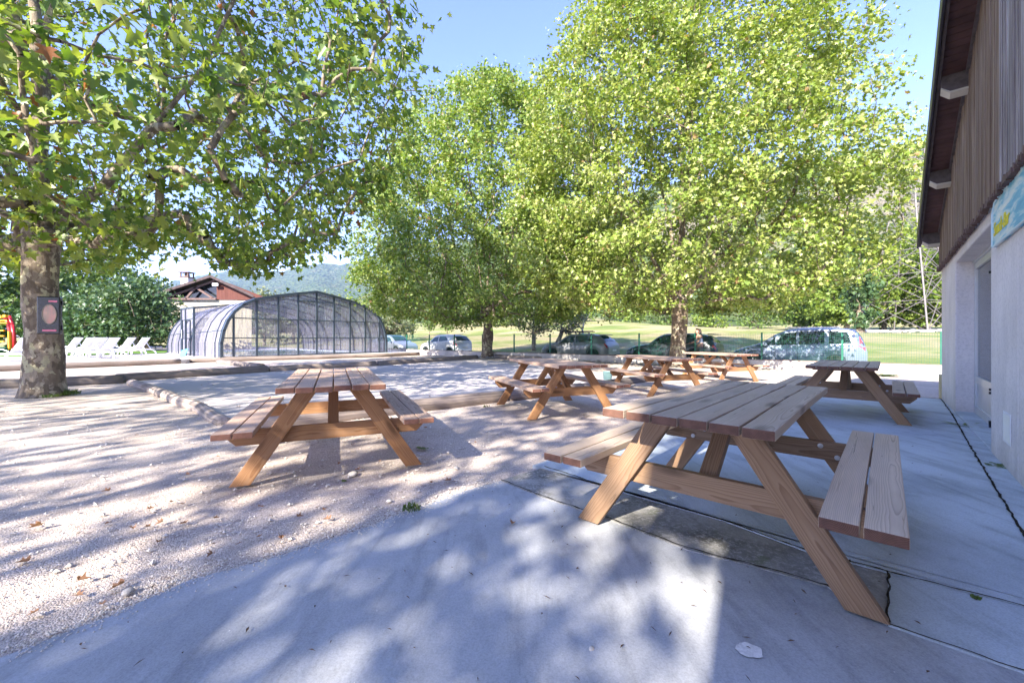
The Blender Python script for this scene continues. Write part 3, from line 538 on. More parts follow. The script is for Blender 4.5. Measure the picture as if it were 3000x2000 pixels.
# ---------------------------------------------------------------- picnic tables
def pboard(mb,p0,p1,w,t,up=(0,0,1),warp=0.):
    mb.beam(p0,p1,w,t,up)
def make_table(label,tm,lm,seed):
    random.seed(seed); root=empty('picnic_table',(0,0,0),0,label,'picnic table','wooden picnic tables')
    L=1.932; T=.042
    def planks(name,y0,n,pw_,zt,j=.006):
        mb=MB()
        for i in range(n):
            y=y0+i*(pw_+.0095); e=random.uniform(-j,j); a=random.uniform(-j,j); sag=random.uniform(-.0045,.0045); cup=random.uniform(-.002,.002)
            go=(random.uniform(0,40),random.uniform(-.05,.05),random.choice((-1,1))*random.uniform(.02,.10)); K=8; vs=[];gr=[];fs=[];eg=[]
            for k in range(K+1):
                x=-L/2+e+(L+a-e)*k/K; dz=sag*math.cos(math.pi*(k/K-.5)*2)*.8; dy=sag*.6*math.sin(3*k/K+i)
                for (yy,zz) in ((-pw_/2,-T),(pw_/2,-T),(pw_/2,0),(-pw_/2,0)):
                    vs.append((x,y+yy+dy,zt+zz+dz)); gr.append((x+go[0],yy+go[1],zz+go[2]))
            for k in range(K):
                for q in range(4): a0=k*4+q;b0=k*4+(q+1)%4; fs.append((a0,b0,b0+4,a0+4)); eg.append(0)
            fs+=[(0,1,2,3)[::-1],tuple(K*4+q for q in range(4))]; eg+=[1,1]
            mb.add(vs,fs,0,gr,eg)
        return mb.build(name,tm,root,bevel=.0045)
    pwd=.1185; planks('tabletop',-(6*pwd+5*.0095)/2+pwd/2,6,pwd,.75)
    for s in(-1,1):
        yc=s*(.517+.76)/2; planks('bench_seat',yc-.0635,2,.1175,.456)
    for sx in(-1,1):
        for sy in(-1,1):
            # slanted leg, cut level at both ends
            zt=.707; ob,ot=.715,.247; hw=.140; X0=sx*.67-.021; X1=X0+.042
            vs=[];gr=[]; go=(random.uniform(0,40),random.uniform(-.06,.06),random.choice((-1,1))*random.uniform(.03,.1))
            for xx in(X0,X1):
                for (yy,zz) in ((ob,0),(ob-hw,0),(ot-hw,zt),(ot,zt)):
                    vs.append((xx,sy*yy,zz)); gr.append((math.hypot(ob-yy if zz else 0,zz)+go[0],(yy-(ob+(ot-ob)*zz/zt)+hw/2)*.84+go[1],xx-X0+go[2]))
            fs=[(0,1,2,3),(7,6,5,4),(0,4,5,1),(1,5,6,2),(2,6,7,3),(3,7,4,0)]
            mb=MB(); mb.add(vs,fs,0,gr,[0,0,1,0,1,0]); mb.build('leg',lm,root,bevel=.004)
        xb=sx*(.67-.043); mb=MB(); y=.745; zt,zb=.413,.293; t=.042
        prof=[(-y,zt),(-y,zt-.05),(-y+.07,zb),(y-.07,zb),(y,zt-.05),(y,zt)]; go=(random.uniform(0,40),random.uniform(-.03,.03),random.uniform(.03,.1)); vs=[];gr=[]
        for xx in(xb-t/2,xb+t/2):
            for (yy,zz) in prof: vs.append((xx,yy,zz)); gr.append((yy+go[0],zz-.35+go[1],xx-xb+go[2]))
        mb.add(vs,[tuple(range(6)),tuple(range(6,12))[::-1]]+[(i,(i+1)%6,6+(i+1)%6,6+i) for i in range(6)],0,gr,[0,0,1,1,0,1,1,0]); mb.build('bench_beam',lm,root,bevel=.004)
        mb=MB(); mb.beam((sx*.605,-.335,.69),(sx*.605,.335,.69),.088,.034); mb.build('batten',lm,root,bevel=.003)
        mb=MB(); mb.beam((sx*.10,0,.69),(sx*.585,0,.335),.085,.05,(1*sx,0,1)); mb.build('brace',lm,root,bevel=.003)
        for yy in(-.46,-.37,.37,.46):
            xi=xb-sx*(t/2+.004); zz=.395 if abs(yy)<.4 else .33; mb=MB()
            mb.lathe([(.016,-.003),(.016,.001),(.008,.002),(.008,.007)] if sx<0 else [(.016,.003),(.016,-.001),(.008,-.002),(.008,-.007)],(xi,yy,zz-.01),12,ax='x')
            mb.build('bolt',M['steel'],root)
    return root
tabs=[((-1.717,3.979),-.405,.014,'reddish picnic table standing alone on the gravel, nearest at the left','topred','leg'),
((1.400,2.592),.737,.014,'large grey-topped picnic table filling the right foreground on the concrete','top','leggray'),
((4.992,6.192),.739,-.012,'picnic table behind the foreground one, beside the grey doorway of the building','top','leggray'),
((.642,6.519),-.355,0,'picnic table turned cornerwise in front of the timber-edged court, left of the bucket','topred','leg'),
((3.143,9.052),-.315,-.049,'picnic table between the bucket and the trunk of the tallest tree','topred','leg'),
((5.784,11.612),-.332,-.072,'farthest picnic table, standing close to the low wall and the fence','topred','leg')]
for i,((x,y),a,z0,lab,tm,lm) in enumerate(tabs):
    if i in(0,1,2,3): src=make_table(lab,M[tm],M[lm],100+i); o=src; last=src
    else: o=copy_tree(last); o['label']=lab
    # local x of the table runs along its length: world dir (sin a, cos a)
    o.location=(x,y,z0); o.rotation_euler=(0,0,math.pi/2-a)
# ---------------------------------------------------------------- snack bar building (right)
WP=.745; OP=.468; AE=11.12; ZW=2.45; RA=1.0                      # wall plane, eave plane, far corner, cladding foot, ridge
def zu(al): return 4.60-.335*(al-6.34) if al>=RA else 4.60-.335*(RA-6.34)+.335*(al-RA)
AN=-4.45
B=empty('snack_bar_building',(*bf(AE,WP)[:2],0),0,'tall gabled building with rendered wall and brown board cladding at the right edge','building')
mb=MB()
def slabw(mb,a0,a1,p0,p1,z0,z1): mb.prism([(a0,p0),(a1,p0),(a1,p1),(a0,p1)],z0,z1,f=lambda a,p,z:bf(a,p,z))
O0,O1,OZ=6.13,9.03,2.24
slabw(mb,O1,AE,WP,WP+.32,-.15,ZW); slabw(mb,5.0,O0,WP,WP+.32,-.15,ZW); slabw(mb,O0,O1,WP,WP+.32,OZ,ZW); slabw(mb,AN+.4,5.0,WP,WP+.32,-.15,ZW)
slabw(mb,AE-.32,AE,WP+.32,13,-.15,ZW); slabw(mb,AN+.4,AN+.7,WP+.32,13,-.15,ZW); slabw(mb,AN+.7,AE-.32,12.7,13,-.15,ZW)
mb.build('rendered_wall',M['stucco'],B,world=True,bevel=.012)
mb=MB(); slabw(mb,O0+.002,O1-.002,WP+.0,WP+.5,-.1,.03); mb.build('threshold',M['apron'],B,world=True,bevel=.01)
# gable core behind the boards
mb=MB(); pr=[(AE-.02,ZW),(AE-.02,zu(AE)),(RA,zu(RA)),(AN+.42,zu(AN+.42)),(AN+.42,ZW)]
n=5; vs=[bf(a,WP+.05,z) for a,z in pr]+[bf(a,12.9,z) for a,z in pr]; mb.add(vs,[tuple(range(5)),tuple(range(5,10))[::-1]]+[(i,(i+1)%5,5+(i+1)%5,5+i) for i in range(5)]); mb.build('gable_core',M['brown'],B,world=True)
random.seed(5)
def boards(a0,a1,step,mat,name,p0):
    mb=MB(); a=a0
    while a<a1-.02:
        w=step*random.uniform(.8,1.15); pr=random.uniform(0,.010); zb=ZW-.035-random.uniform(0,.05); b=min(a1,a+w); z1,z2=zu(a),zu(b-.01)
        vs=[bf(a,p0-pr,zb),bf(b-.012,p0-pr,zb),bf(b-.012,p0-pr,z2),bf(a,p0-pr,z1)]; vs+=[bf(a+.004,p0+.05,zb),bf(b-.016,p0+.05,zb),bf(b-.016,p0+.05,z2),bf(a+.004,p0+.05,z1)]
        mb.add(vs,[(0,1,2,3),(7,6,5,4),(0,4,5,1),(1,5,6,2),(2,6,7,3),(3,7,4,0)]); a=b
    return mb.build(name,mat,B,world=True,bevel=.003)
boards(5.45,AE+.03,.075,M['clad'],'board_cladding',WP-.028)
o=boards(0.,5.45,.055,M['cladw'],'weathered_board_cladding',WP-.034); o['label']='sun-bleached whitish vertical boards'
boards(AN+.4,0.,.3,M['clad'],'board_cladding',WP-.028)
mb=MB()
for i in range(170):
    a=2.5+i*.051; mb.box(bf(a,WP-.035-random.uniform(0,.02),ZW-.075+random.uniform(-.012,.012)),(.05,.045,random.uniform(.03,.055)),Matrix.Rotation(math.pi/2-AB,3,'Z')@Matrix.Rotation(random.uniform(-.5,.5),3,'Y'))
mb.build('drip_edge',M['brown'],B,world=True)
def roofslab(mb,a0,a1,p0,p1,d0,d1):
    vs=[bf(a,p,zu(a)+d) for d in(d0,d1) for p in(p0,p1) for a in(a0,a1)]
    mb.add(vs,[(0,1,3,2),(4,6,7,5),(0,4,5,1),(2,3,7,6),(0,2,6,4),(1,5,7,3)])
mb=MB()
for s in((RA,AE+.28),(AN,RA)): roofslab(mb,s[0],s[1],OP-.02,13.4,.045,.17)
mb.build('roof',M['roof'],B,world=True)
mb=MB()
for s in((RA,AE+.26),(AN,RA)): roofslab(mb,s[0],s[1],OP-.05,OP-.022,-.05,.21)
mb.build('verge_board',M['fascia'],B,world=True,bevel=.006)
mb=MB(); a=3.
while a<AE+.2: roofslab(mb,a,min(a+.088,AE+.25),OP-.018,WP+.0,.012,.04); a+=.095
mb.build('soffit',M['soffit'],B,world=True)
mb=MB()
for s in ((3.,AE+.25),): roofslab(mb,s[0],s[1],OP-.0179,OP+.012,-.03,.011); roofslab(mb,s[0],s[1],WP-.06,WP-.03,-.035,.011)
mb.build('soffit_trim',M['purlin'],B,world=True)
for a in(3.63,5.47,7.31,9.15,11.0):
    mb=MB(); z=zu(a)+.005; h=.22
    vs=[]
    for aa in(a-.05,a+.05):
        zz=zu(aa)
        for p,d in ((WP-.03,-h),(OP+.09,-h),(OP+.015,-h+.07),(OP+.015,0),(WP-.03,0)): vs.append(bf(aa,p,zz+d+.008))
    mb.add(vs,[tuple(range(5)),tuple(range(5,10))[::-1]]+[(i,(i+1)%5,5+(i+1)%5,5+i) for i in range(5)]); po=mb.build('purlin_end',M['purlin'],B,world=True)
    mb=MB(); vs=[]
    for aa in(a-.053,a+.053):
        for p,d in ((WP-.034,-h-.004),(OP+.09,-h-.004),(OP+.012,-h+.07),(OP+.012,-h+.085),(OP+.09,-h+.018),(WP-.034,-h+.018)): vs.append(bf(aa,p,zu(aa)+d+.008))
    mb.add(vs,[tuple(range(6)),tuple(range(6,12))[::-1]]+[(i,(i+1)%6,6+(i+1)%6,6+i) for i in range(6)])
    q=mb.build('painted_edge',M['purlinend'],B,world=True); q.parent=po
# glazed door
DP=WP+.19
door=MB(); 
for a0,a1 in ((7.60,O1-.01),(O0+.01,7.59)):
    slabw(door,a0,a0+.09,DP,DP+.06,.03,OZ-.04); slabw(door,a1-.09,a1,DP,DP+.06,.03,OZ-.04)
    for z0,z1 in((.03,.14),(.47,.57),(OZ-.13,OZ-.04)): slabw(door,a0+.09,a1-.09,DP+.001,DP+.059,z0,z1)
slabw(door,O0+.0,O1-.0,DP-.02,DP+.08,OZ-.038,OZ-.002)
d=door.build('glazed_door',M['alu'],B,world=True,bevel=.004)
for a0,a1 in ((7.69,O1-.1),(O0+.1,7.50)):
    mb=MB(); slabw(mb,a0,a1,DP+.025,DP+.035,.57,OZ-.13); g=mb.build('pane',M['doorglass'],B,world=True); g.parent=d
    mb=MB(); slabw(mb,a0,a1,DP+.02,DP+.04,.14,.47); g=mb.build('lower_panel',M['alu'],B,world=True); g.parent=d
mb=MB()
for z in(.44,.48,1.9): slabw(mb,7.585,7.605,DP-.03,DP,z,z+.03)
slabw(mb,7.57,7.62,DP-.03,DP,.04,.12); g=mb.build('hinge',M['black'],B,world=True); g.parent=d
mb=MB(); slabw(mb,O0+.05,O1-.05,WP+.6,WP+.62,0,OZ); mb.build('interior_blind',plain('blind',(.28,.30,.34),.9,.1),B,world=True)
# vent grille
V=empty('vent_grille',bf(5.36,WP-.004,.25),0,'small white slatted vent low on the rendered wall beside the door','vent')
mb=MB(); slabw(mb,5.22,5.50,WP-.008,WP-.002,.24,.255); slabw(mb,5.22,5.50,WP-.008,WP-.002,.485,.50); slabw(mb,5.22,5.235,WP-.008,WP-.002,.255,.485); slabw(mb,5.485,5.50,WP-.008,WP-.002,.255,.485); mb.build('frame',M['white'],V,world=True)
mb=MB()
for i in range(13):
    z=.262+i*.0173; vs=[bf(a,p,zz) for a in(5.236,5.484) for p,zz in((WP-.012,z),(WP-.010,z-.003),(WP-.002,z+.009),(WP-.002,z+.012))]; mb.add(vs,[(0,1,2,3),(7,6,5,4),(0,4,5,1),(1,5,6,2),(2,6,7,3),(3,7,4,0)])
mb.build('slats',M['white'],V,world=True)
# painted sign
ms=N('sky_painting',.5,.4); p=ms.pos(); f=ms.noise(ms.map(p,(1.6,1.6,9)),1.6,4,.6,.4); ms.col(ms.ramp(f,[(.3,(.10,.36,.55)),(.45,(.20,.52,.66)),(.55,(.58,.72,.74)),(.7,(.82,.84,.76))]))
S=empty('snack_sign',bf(5.81,WP-.03,1.96),0,'pale blue painted snack-bar sign with yellow lettering, on the wall above the vent','sign')
mb=MB(); pr=[(5.81,1.955),(5.81,2.27),(5.70,2.345),(5.0,2.385),(4.2,2.36),(3.9,2.2),(3.9,1.955)]; n=len(pr)
vs=[bf(a,WP-.03,z) for a,z in pr]+[bf(a,WP-.004,z) for a,z in pr]; mb.add(vs,[tuple(range(n)),tuple(range(n,2*n))[::-1]]+[(i,(i+1)%n,n+(i+1)%n,n+i) for i in range(n)]); mb.build('board',ms.mat,S,world=True)
mb=MB()
for i in range(n):
    a,b=pr[i],pr[(i+1)%n]; mb.tube([bf(a[0],WP-.031,a[1]),bf(b[0],WP-.031,b[1])],.008,6)
mb.build('rim',plain('sign_rim',(.55,.72,.78),.4,.5),S,world=True)
tc=bpy.data.curves.new('lettering','FONT'); tc.body='Snack-Bar'; tc.size=.17; tc.extrude=.002; tc.shear=.25; tc.space_character=.95
tmp=bpy.data.objects.new('lettering',tc); C.objects.link(tmp); bpy.context.view_layer.update()
me=bpy.data.meshes.new_from_object(tmp.evaluated_get(bpy.context.evaluated_depsgraph_get())); bpy.data.objects.remove(tmp)
to=bpy.data.objects.new('lettering',me); C.objects.link(to); me.materials.clear(); me.materials.append(plain('yellow_lettering',(.80,.68,.06),.5,.4)); to.parent=S
to.location=Vector(bf(5.73,WP-.034,2.04))-S.location; mx=Matrix((Vector((-DX,-DY,0)),Vector((0,0,1)),Vector((-DY,DX,0)))).transposed(); to.rotation_euler=mx.to_euler()
mb=MB(); mb.box((bf(AE+.12,WP+.02,.2)[0],bf(AE+.12,WP+.02,.2)[1],.19),(.10,.10,.48),Matrix.Rotation(math.pi/2-AB,3,'Z'))
o=mb.build('corner_post',plain('pale_yellow_post',(.55,.48,.27),.7,.3),None,bevel=.01); tag(o,'short pale yellow post against the far corner of the building','post')

# ---------------------------------------------------------------- low wall and mesh fence
mb=MB(); mb.prism([fp(-4,-.09),fp(31.5,-.09),fp(31.5,.09),fp(-4,.09)],-.5,.25)
wl=empty('low_wall',(*fp(0,0),0),0,'long low pale concrete wall carrying the green fence','wall'); mb.build('wall_body',M['wallc'],wl,world=True,bevel=.01)
mb=MB(); mb.prism([fp(-4,-.10),fp(31.5,-.10),fp(31.5,.02),fp(-4,.02)],.2515,.275); mb.build('coping',M['coping'],wl,world=True)
F=empty('mesh_fence',(*fp(0,0),.27),0,'green welded mesh fence with slim posts standing on the low wall','fence')
SP=2.42; ZF=1.285
for i in range(14):
    mb=MB(); x,y=fp(i*SP-.0,.03); mb.box((x,y,(.25+ZF+.02)/2),(.055,.055,ZF-.23),Matrix.Rotation(math.atan2(FDY,FDX),3,'Z')); mb.build('post',M['green'],F,world=True)
def rod(mb,p0,p1,r):
    p0=Vector(p0);p1=Vector(p1);t=(p1-p0).normalized(); x=Vector((0,0,1)) if abs(t.z)<.9 else Vector((1,0,0)); x=(x-t*x.dot(t)).normalized(); y=t.cross(x)
    vs=[q+x*math.cos(a)*r+y*math.sin(a)*r for q in(p0,p1) for a in(0,2.094,4.189)]; mb.add(vs,[(0,1,4,3),(1,2,5,4),(2,0,3,5)])
for i in range(-1,13):
    mb=MB(); s0=i*SP+.03; s1=(i+1)*SP-.03; n=40
    for k in range(n+1):
        s=s0+(s1-s0)*k/n; rod(mb,(*fp(s,.0),.285),(*fp(s,.0),ZF),.0034)
    for k in range(17):
        z=.29+k*(ZF-.30)/16
        rod(mb,(*fp(s0,-.005),z),(*fp(s1,-.005),z),.0036 if k not in(0,16) else .004)
    mb.build('mesh_panel',M['green'],F,world=True)

# ---------------------------------------------------------------- timber borders
def log(name,pts,r,mat,label,cat='log',grp=None,n=10,wob=.012):
    P=[]
    for i in range(len(pts)-1):
        a=Vector(pts[i]);b=Vector(pts[i+1]);k=max(1,int((b-a).length/.35))
        for j in range(k): P.append(a.lerp(b,j/k))
    P.append(Vector(pts[-1])); P=[p+Vector((mnoise.noise(p*1.3),mnoise.noise(p*1.3+Vector((7,7,7))),.5*mnoise.noise(p*2)))*wob*2 for p in P]
    rr=[r*(1+.12*mnoise.noise(p*2.1)) for p in P]; mb=MB(); c=P[0].copy(); mb.tube([p-c for p in P],rr,n)
    o=mb.build(name,mat,None,smooth=True); o.location=c; tag(o,label,cat,grp); return o
GR='timber logs edging the gravel court'
def lg(a,b,r,mat,label,dz=.45,**k):
    return log('border_log',[(*a,gz(*a)+r*dz),(*b,gz(*b)+r*dz)],r,mat,label,grp=GR,**k)
lg((-3.3,4.92),(-.15,7.62),.13,M['log'],'thick weathered log passing behind the left picnic table')
lg((-.1,7.66),(1.5,9.05),.13,M['log'],'weathered log under the cornerwise picnic table')
lg((1.55,9.1),(3.7,11.35),.12,M['logdark'],'dark log beside the grey-green bucket')
log('border_log',[(-9.6,10.45,-.03),(-7.6,8.8,.0),(-6.0,7.4,.0),(-4.9,6.5,.01),(-3.75,5.4,.0)],.095,M['earth'],'pale half-buried worn log running from the big trunk towards the left table','log',GR,14,.014)
lg((-13.5,8.7),(-10.15,10.85),.15,M['logdark'],'dark log just right of the big left trunk')
lg((-10.6,11.1),(-8.5,14.3),.15,M['log'],'long log edging the court, near piece below the enclosure')
lg((-8.45,14.36),(-5.7,17.2),.14,M['log'],'log edging the court, middle piece below the enclosure')
lg((-5.65,17.3),(-1.95,22.9),.14,M['logdark'],'log edging the court, far piece ending at the middle trunk')
log('border_log',[(-24,8.3,.02),(-18.1,14.4,.02),(-15.0,18.7,.03)],.13,M['log'],'log along the edge of the lounger terrace','log',GR)
log('border_log',[(-15.2,19.4,.03),(-11.3,22.3,.03),(-7.9,24.9,.03),(-6.2,27.5,.03)],.12,M['log'],'log along the foot of the pool enclosure','log',GR)
lg(pw(641,1060),pw(767,1073),.13,M['logdark'],'short loose pole lying in front of the enclosure corner')
lg((-.9,23.2),(1.4,20.6),.16,M['logdark'],'dark log lying at the wall right of the middle trunk')
mb=MB(); random.seed(3)
for i in range(420):
    s=random.uniform(4.5,21); w=-random.uniform(.15,.75)**1.0; x,y=fp(s,w); r=random.uniform(.03,.12)*(1 if random.random()<.8 else 1.5)
    vs=[];q=random.uniform(0,6)
    pts=[(0,0,1),(1,0,.1),(.3,.95,.15),(-.8,.6,.05),(-.8,-.6,.1),(.3,-.95,.05),(0,0,-1)]
    vs=[(x+r*(px*math.cos(q)-py*math.sin(q))*random.uniform(.8,1.3),y+r*(px*math.sin(q)+py*math.cos(q)),gz(x,y)+r*.25+r*.55*pz*random.uniform(.6,1.2)) for px,py,pz in pts]
    mb.add(vs,[(0,1,2),(0,2,3),(0,3,4),(0,4,5),(0,5,1),(6,2,1),(6,3,2),(6,4,3),(6,5,4),(6,1,5)])
o=mb.build('rubble',M['stone']); tag(o,'loose stones and rubble piled along the foot of the low wall','rubble',kind='stuff')
x,y=pw(1780,1118,-.045); bk=empty('bucket',(x,y,-.045),.3,'grey-green plastic bucket on the ground between two picnic tables','bucket')
mb=MB(); mb.lathe([(.0,.004),(.095,.0),(.10,.01),(.128,.25),(.137,.255),(.137,.27),(.128,.272),(.122,.262),(.094,.02),(0,.02)],n=28); mb.build('pail',M['bucket'],bk,smooth=False)
mb=MB(); mb.tube([(.135*math.cos(a),.09*math.sin(a)*0-.02+.0,.262-.13*math.sin(a)*.9) for a in np.linspace(0,math.pi,12)],.004,5); mb.build('handle',M['steel'],bk)

# ---------------------------------------------------------------- box on the trunk
bx,by,bz=-8.55,7.72,1.19
BXE=empty('trunk_box',(-8.80,7.90,1.36),R(32),'black plastic box with oval window and pink stickers strapped to the big trunk','box')
mb=MB(); mb.box((0,-.06,.18),(.31,.13,.71)); mb.build('case',M['black'],BXE,bevel=.02,seg=3)
mb=MB(); n=28; vs=[(.088*math.cos(2*math.pi*i/n)+.015,yy,.20+.175*math.sin(2*math.pi*i/n)) for yy in(-.137,-.122) for i in range(n)]; mb.add(vs,[tuple(range(n)),tuple(range(n,2*n))[::-1]]+[(i,(i+1)%n,n+(i+1)%n,n+i) for i in range(n)])
mo=N('amber_window',.15,.6); mo.col(mo.ramp(mo.noise(mo.map(mo.obj(),(9,1,1.5)),2,3),[(.35,(.30,.22,.15)),(.6,(.50,.22,.17))])); mb.build('oval_window',mo.mat,BXE)
mb=MB(); mb.tube([(.094*math.cos(2*math.pi*i/n)+.015,-.138,.20+.182*math.sin(2*math.pi*i/n)) for i in range(n)],.007,6,closed=True); mb.build('window_rim',plain('bronze_rim',(.25,.22,.17),.4,.5),BXE)
pk=plain('pink_sticker',(.85,.24,.36),.5,.3,var=.05)
for (x0,x1,z) in((-.08,.105,-.105),(.0,.115,.445)):
    mb=MB(); mb.box(((x0+x1)/2,-.1265,z),(x1-x0,.004,.030)); mb.build('sticker',pk,BXE)
mb=MB()
for z in(-.05,.42):
    mb.box((.158,-.04,z),(.02,.05,.09)); mb.box((-.158,-.04,z),(.02,.05,.09))
mb.build('latch',M['black'],BXE)

# ---------------------------------------------------------------- pool enclosure
E1=(.603,.798); E2=(-.798,.603); C0=(-14.18,20.17); WE=9.5
def ef(s,t,z): return (C0[0]+E1[0]*s+E2[0]*t, C0[1]+E1[1]*s+E2[1]*t, TZ+z)
EN=empty('pool_enclosure',(C0[0],C0[1],TZ),0,'arched anthracite-framed pool enclosure with translucent streaky panels','pool enclosure')
hp=[(0,0),(0,.75),(.11,1.35),(.29,1.85),(.58,2.3),(.98,2.68),(1.52,2.98),(2.6,3.25),(3.7,3.46),(4.75,3.64)]
def arch(sc=1.,ins=0.):
    L=[]
    for s,z in hp: L.append((ins+s*(WE-2*ins)/WE*1.0,z*sc))
    return L+[(WE-s,z) for s,z in L[-2::-1]]
def zroof(s,A):
    return float(np.interp(s,[a[0]+i*1e-5 for i,a in enumerate(A)],[a[1] for a in A]))
def rib(mb,A,t,w,d):
    n=len(A)
    for i in range(n-1): 
        a=Vector(ef(A[i][0],t,A[i][1]));b=Vector(ef(A[i+1][0],t,A[i+1][1])); ext=(b-a).normalized()*d*.35
        mb.beam(a-ext,b+ext,w,d,up=Vector(((b-a).cross(Vector((*E2,0)))).normalized()))
A0=arch(1,0)
mb=MB(); rib(mb,A0,0,.17,.13); rib(mb,A0,.14,.06,.14); mb.build('front_arch',M['frame'],EN,world=True)
mul=[.533+i*1.055 for i in range(9)]
mb=MB()
for s in mul:
    h=zroof(s,A0); mb.beam(ef(s,0,0),ef(s,0,h),.09,.06,up=(*E2,0))
for z in(1.98,.98):
    s0=float(np.interp(z,[p[1] for p in hp[1:]],[p[0] for p in hp[1:]])); mb.beam(ef(s0,.0,z),ef(WE-s0,.0,z),.07,.05,up=(0,0,1))
mb.beam(ef(0,0,.03),ef(WE,0,.03),.06,.07); mb.beam(ef(mul[3],0,3.05),ef(mul[5],0,3.05),.04,.05)
mb.build('front_grid',M['frame'],EN,world=True)
mb=MB(); vs=[ef(a[0],.02,a[1]) for a in A0]; mb.add(vs,[tuple(range(len(vs)))]); mb.build('front_panels',M['poly'],EN,world=True)
segs=[(0,1.6,1.,0.),(1.6,3.5,.97,.10),(3.5,6.9,.94,.2),(6.9,8.75,.91,.3),(8.75,10.4,.88,.4)]
for k,(ta,tb_,sc,ins) in enumerate(segs):
    A=arch(sc,ins); nn=len(A); mb=MB()
    vs=[ef(a[0],t,a[1]) for t in(ta+.05,tb_) for a in A]; mb.add(vs,[(i,i+1,nn+i+1,nn+i) for i in range(nn-1)]); mb.build('vault_panels',M['poly'],EN,world=True)
    mb=MB()
    if k: rib(mb,A,ta,.09,.10)
    rib(mb,A,(ta+tb_)/2,.05,.07)
    for q in(2,5,nn-6,nn-3): mb.beam(ef(A[q][0],ta,A[q][1]),ef(A[q][0],tb_,A[q][1]),.035,.035)
    mb.beam(ef(A[nn//2][0],ta,A[nn//2][1]),ef(A[nn//2][0],tb_,A[nn//2][1]),.06,.05)
    if k==len(segs)-1: rib(mb,A,tb_,.09,.10)
    mb.build('vault_ribs',M['frame'],EN,world=True)
# side vestibule with the door
mb=MB()
for t in(3.55,4.9,5.6): mb.beam(ef(-.12,t,0),ef(-.12,t,2.62),.09,.09,up=(*E2,0))
mb.beam(ef(-.12,3.5,2.62),ef(-.12,5.65,2.62),.08,.09); mb.beam(ef(-.12,3.55,2.62),ef(2.2,3.55,2.95),.07,.07); mb.beam(ef(-.12,5.6,2.62),ef(1.6,5.6,2.85),.06,.06); mb.beam(ef(-.12,3.6,2.0),ef(-.12,4.9,2.0),.05,.05)
mb.build('vestibule_frame',M['frame'],EN,world=True)
mb=MB(); mb.add([ef(-.12,4.9,0),ef(-.12,5.6,0),ef(-.12,5.6,2.6),ef(-.12,4.9,2.6)],[(0,1,2,3)]); mb.add([ef(-.12,3.6,2.02),ef(-.12,4.9,2.02),ef(-.12,4.9,2.6),ef(-.12,3.6,2.6)],[(0,1,2,3)]); mb.add([ef(-.12,3.58,0),ef(.5,3.58,0),ef(1.9,3.58,2.9),ef(-.12,3.58,2.6)],[(0,1,2,3)]); mb.build('vestibule_panels',M['poly'],EN,world=True)
mb=MB(); mb.beam(ef(-.16,4.0,.02),ef(-.16,4.0,1.95),.06,.04,up=(*E2,0)); mb.beam(ef(-.5,4.0,.02),ef(-.5,4.0,1.95),.06,.04,up=(*E2,0))
for z in(.1,.95,1.93): mb.beam(ef(-.16,4.0,z),ef(-.5,4.0,z),.05,.04)
mb.build('door',M['frame'],EN,world=True)
mb=MB(); mb.beam(ef(-.17,5.15,1.2),ef(-.17,5.45,1.2),.01,.5,up=(0,0,1)); mb.build('notice',M['white'],EN,world=True)
# pool inside
mb=MB(); mb.prism([(1.3,1.0),(8.2,1.0),(8.2,9.8),(1.3,9.8)],.012,.03,f=lambda x,y,z:ef(x,y,z)); o=mb.build('pool_water',M['water']); tag(o,kind='structure')
mb=MB()
for r_ in([(1.0,.7),(8.5,.7),(8.5,1.),(1.0,1.)],[(1.0,9.8),(8.5,9.8),(8.5,10.1),(1.,10.1)],[(1.,1.),(1.3,1.),(1.3,9.8),(1.,9.8)],[(8.2,1.),(8.5,1.),(8.5,9.8),(8.2,9.8)]): mb.prism(r_,.0,.07,f=lambda x,y,z:ef(x,y,z))
tag(mb.build('pool_edge',M['white']),kind='structure')
q=ef(-.9,2.6,0); bb=empty('blue_board',(q[0],q[1],TZ),R(-20),'small blue panel leaning at the foot of the enclosure side','panel')
mb=MB(); mb.box((0,.09,.2),(.42,.02,.46),Matrix.Rotation(R(-32),3,'X')@Matrix.Rotation(R(-14),3,'Y')); mb.build('panel',plain('blue_panel',(.10,.42,.62),.5,.4,var=.2,sc=14),bb); mb=MB(); mb.tube([(-.1,.2,.3),(-.1,.34,0)],.01,5); mb.tube([(.12,.2,.3),(.12,.34,0)],.01,5); mb.build('strut',M['steel'],bb)

# ---------------------------------------------------------------- house behind the enclosure
HS=empty('pool_house',(-26.4,36,TZ),0,'cream house with brown gable and timber truss behind the pool enclosure','house')
mb=MB(); mb.prism([(-29.95,36),(-22.65,36),(-22.65-4.8,43),(-29.95-4.8,43)],.1,4.3); mb.build('wall',M['cream'],HS,world=True)
rx,rz_=-25.7,6.2; lx,lz=-30.7,4.55; rrx,rrz=-22.0,4.5
mb=MB()
for (xa,za,xb,zb_) in((lx,lz,rx,rz_),(rx,rz_,rrx,rrz)):
    vs=[(xa-.72*(y-35.2),y,za+d) for y in(35.2,43) for d in(0,.22)]+[(xb-.72*(y-35.2),y,zb_+d) for y in(35.2,43) for d in(0,.22)]
    mb.add(vs,[(0,1,3,2),(4,6,7,5),(0,4,5,1),(2,3,7,6),(0,2,6,4),(1,5,7,3)])
mb.build('roof',M['darkroof'],HS,world=True)
mb=MB(); vs=[(rx,36.0,4.35),(rrx+.45,36.0,4.35),(rrx+.45,36.0,4.6),(rx,36.0,6.2)]; vs+=[(x,36.15,z) for x,y,z in vs]; mb.add(vs,[(0,1,2,3),(7,6,5,4),(0,4,5,1),(1,5,6,2),(2,6,7,3),(3,7,4,0)]); mb.build('board_gable',M['redboard'],HS,world=True)
